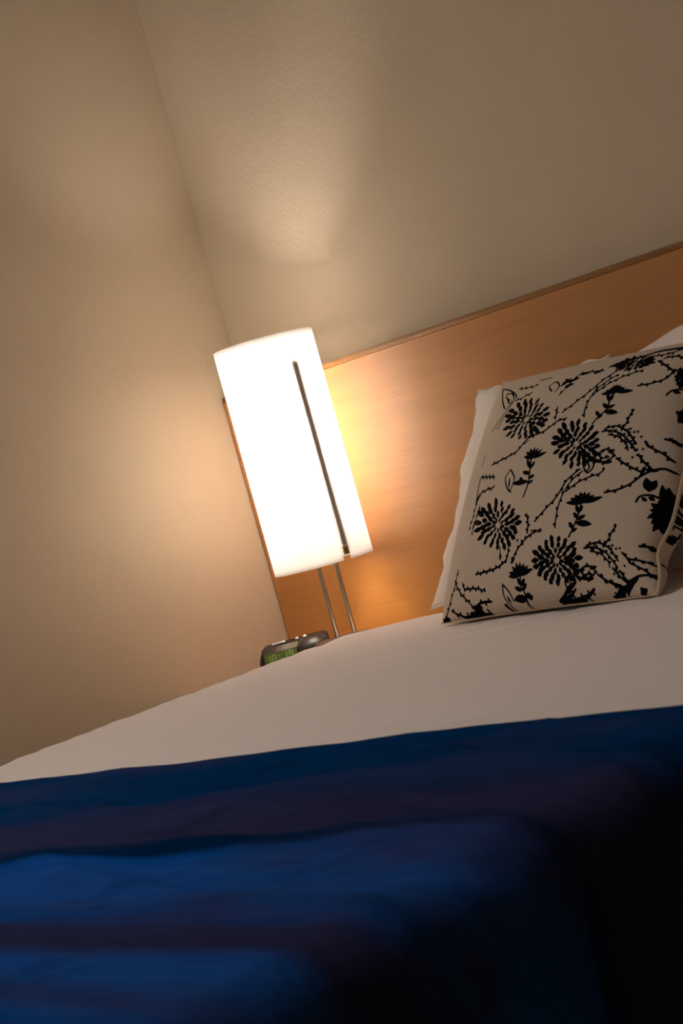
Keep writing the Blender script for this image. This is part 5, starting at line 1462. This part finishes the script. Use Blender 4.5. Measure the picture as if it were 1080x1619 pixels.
# ridged bronze strip on the front of the shade
def strip_bm():
    bm = bmesh.new()
    prof = []
    nseg = 12; half = 0.0056
    for i in range(nseg + 1):
        u = -half + 2 * half * i / nseg
        ridge = 0.0009 * (1 if i % 4 in (1, 2) else 0)
        prof.append((u, SR + 0.0010 + ridge))
    prof += [(half, SR - .004), (-half, SR - .004)]
    rd = np.array(strip_dir); td = np.array([-rd[1], rd[0]])
    rings = []
    for z in (0.7345, 1.098):
        rings.append([bm.verts.new((LX + rd[0] * r + td[0] * u, LY + rd[1] * r + td[1] * u, z)) for u, r in prof])
    m = len(prof)
    for i in range(m):
        k = (i + 1) % m
        bm.faces.new((rings[0][i], rings[0][k], rings[1][k], rings[1][i]))
    bm.faces.new(rings[0][::-1]); bm.faces.new(rings[1])
    return bm
from_bm('trim_strip', strip_bm(), M_strip, lamp, smooth=False)['label'] = 'thin dark bronze strip up the front of the shade'
# rods
mid = np.array([LX, LY]) + R0 * 0.0045
for s in (-1, 1):
    c = mid + s * R0 * 0.0166
    lathe('rod', [(0, NT + .030), (.0046, NT + .030), (.0046, .85), (0, .85)], c[0], c[1], M_chrome, lamp, 24)
lathe('base', [(0, NT), (.060, NT), (.062, NT + .003), (.062, NT + .028), (.057, NT + .036), (0, NT + .038)], LX, LY, M_dark, lamp, 72)
bar = box_bm(-.026, .026, -.006, .006, .83, .85, .002, 2)
br = from_bm('socket_bridge', bar, M_chrome, None)
br.data.transform(Matrix.Translation((mid[0], mid[1], 0)) @ Matrix.Rotation(math.radians(45), 4, 'Z'))
br.parent = lamp; br.matrix_parent_inverse = lamp.matrix_basis.inverted()
lathe('socket', [(0, .85), (.014, .85), (.014, .89), (0, .89)], mid[0], mid[1], M_grey, lamp, 24)
M_bulb = mat_emit('lit_bulb', (1.0, 0.87, 0.77, 1), 0.0)
BULB = dict(strength=240.0)
M_bulb.node_tree.nodes['Principled BSDF'].inputs['Emission Strength'].default_value = BULB['strength']
bz = [(0.0, .89), (.014, .892), (.024, .902), (.029, .92), (.030, .945), (.030, .97), (.029, .99), (.024, 1.01), (.014, 1.022), (0, 1.026)]
lathe('bulb', bz, mid[0], mid[1], M_bulb, lamp, 16)

# ---------------------------------------------------------------- clock radio
ck_c = np.array([0.129, -0.175])
clock = thing('clock_radio', (float(ck_c[0]), float(ck_c[1]), NT), 'small black clock radio with green lit display on the nightstand beside the lamp', 'clock', math.radians(45))
# local frame: x = right as seen from its front, y = towards its back
def ck(bmname, bm, mat, parent=None, smooth=True):
    o = from_bm(bmname, bm, mat, None, smooth)
    o.parent = parent or clock
    return o
def ck_body():
    # side-to-side loaf: rounded left end, arched top
    bm = bmesh.new(); nsec = 26; x0, x1 = -.072, .070
    rings = []
    for i in range(nsec + 1):
        t = i / nsec
        x = x0 + (x1 - x0) * t
        hh = 0.047 * (1 - max(0, (0.16 - t) / 0.16) ** 2.6 * 0.55) * (1 - max(0, (t - .93) / .07) ** 2 * .12)
        dpt = 0.045 * (1 - max(0, (0.10 - t) / 0.10) ** 2 * .5) * (1 - max(0, (t - .93) / .07) ** 2 * .12)
        sec = []
        for k in range(28):
            a = 2 * math.pi * k / 28
            c_, s_ = math.cos(a), math.sin(a)
            e = 0.55
            yy = dpt * math.copysign(abs(c_) ** e, c_)
            zz = hh / 2 + hh / 2 * math.copysign(abs(s_) ** e, s_)
            yy += 0.010 * (zz / .047)      # front face leans back
            sec.append(bm.verts.new((x, yy, max(0.0005, zz))))
        rings.append(sec)
    for a_, b_ in zip(rings[:-1], rings[1:]):
        for k in range(28):
            k2 = (k + 1) % 28
            bm.faces.new((a_[k], a_[k2], b_[k2], b_[k]))
    bm.faces.new(rings[0]); bm.faces.new(rings[-1])
    return bm
body = ck('case', ck_body(), M_black)
def slab(bm, x0, x1, z0, z1, y, t, lean=0.21):
    q = []
    for yy in (y, y + t):
        for x, z in ((x0, z0), (x1, z0), (x1, z1), (x0, z1)):
            q.append(bm.verts.new((x, yy + lean * z, z)))
    for fidx in ((0, 1, 2, 3), (7, 6, 5, 4), (0, 4, 5, 1), (1, 5, 6, 2), (2, 6, 7, 3), (3, 7, 4, 0)):
        bm.faces.new([q[k] for k in fidx])
bm = bmesh.new(); slab(bm, -.062, .012, .006, .0445, -.0475, .012)
bmesh.ops.bevel(bm, geom=list(bm.edges), offset=.002, segments=2, affect='EDGES')
face = ck('face_panel', bm, M_grey)
bm = bmesh.new(); slab(bm, -.059, .009, .0135, .0355, -.0486, .004)
lcd = ck('display', bm, M_lcd, face, False); lcd['label'] = 'green lit display'
SEG = {'0': 'abcdef', '1': 'bc', '9': 'abcdfg', '2': 'abged'}
bm = bmesh.new()
def digit(ch, x, z, w=.0078, h=.0135, t=.0013):
    y = -.0494
    for sgm in SEG[ch]:
        r = {'a': (x, x + w, z + h - t, z + h), 'd': (x, x + w, z, z + t), 'g': (x, x + w, z + h / 2 - t / 2, z + h / 2 + t / 2),
             'f': (x, x + t, z + h / 2, z + h), 'e': (x, x + t, z, z + h / 2), 'b': (x + w - t, x + w, z + h / 2, z + h), 'c': (x + w - t, x + w, z, z + h / 2)}[sgm]
        slab(bm, *r, y, .001)
for ch, x in zip('1019', (-.0560, -.0445, -.0225, -.0105)): digit(ch, x, .0180)
for z in (.0210, .0280): slab(bm, -.0315, -.0297, z, z + .0018, -.0494, .001)
ck('digits', bm, M_digit, lcd, False)
# round speaker dome on the right half
bm = bmesh.new()
bmesh.ops.create_uvsphere(bm, u_segments=32, v_segments=20, radius=.024)
for q in bm.verts: q.co = Vector((q.co.x * 1.4 + .036, q.co.y * 1.05 - .034, q.co.z * 1.0 + .0245))
ck('speaker_dome', bm, M_black)
bm = bmesh.new(); box_bm(-.040, -.012, -.018, .006, .046, .0505, .0018, 2, bm)
ck('snooze_bar', bm, M_knob)
for x in (.010, .026):
    bm = bmesh.new(); bmesh.ops.create_uvsphere(bm, u_segments=16, v_segments=10, radius=.0036)
    for q in bm.verts: q.co = Vector((q.co.x * 1.2 + x, q.co.y - .010, q.co.z * .8 + .048))
    ck('button', bm, M_knob)

# ---------------------------------------------------------------- camera
cam = bpy.data.cameras.new('camera'); co = bpy.data.objects.new('camera', cam); col.objects.link(co)
p = math.atan(63 / FPX); roll = math.radians(15.5)
H = Vector((-math.sin(math.radians(45)), math.cos(math.radians(45)), 0)); Zv = Vector((0, 0, 1)); Rl = Vector((H.y, -H.x, 0))
Fw = math.cos(p) * H - math.sin(p) * Zv; U = math.sin(p) * H + math.cos(p) * Zv
Rc = math.cos(roll) * Rl - math.sin(roll) * U; Uc = math.sin(roll) * Rl + math.cos(roll) * U
M = Matrix((Rc, Uc, -Fw)).transposed().to_4x4(); M.translation = Vector(CAM)
co.matrix_world = M
cam.sensor_fit = 'VERTICAL'; cam.sensor_height = 36; cam.sensor_width = 36 * 1080 / 1619
cam.lens = FPX / 1619 * 36
cam.clip_start = 0.02
cam.dof.use_dof = True; cam.dof.focus_distance = 3.05; cam.dof.aperture_fstop = 14.0
scene.camera = co

# ---------------------------------------------------------------- world and view
w = bpy.data.worlds.new('night'); scene.world = w; w.use_nodes = True
w.node_tree.nodes['Background'].inputs['Color'].default_value = (0.02, 0.025, 0.04, 1)
w.node_tree.nodes['Background'].inputs['Strength'].default_value = 1.0
vs = scene.view_settings
vs.view_transform = 'Standard'; vs.look = 'None'; vs.gamma = 1.0; vs.use_curve_mapping = False
vs.exposure = 0.0
scene.cycles.max_bounces = 10; scene.cycles.diffuse_bounces = 6; scene.cycles.transmission_bounces = 6
scene.cycles.use_denoising = True
scene.cycles.sample_clamp_indirect = 6.0
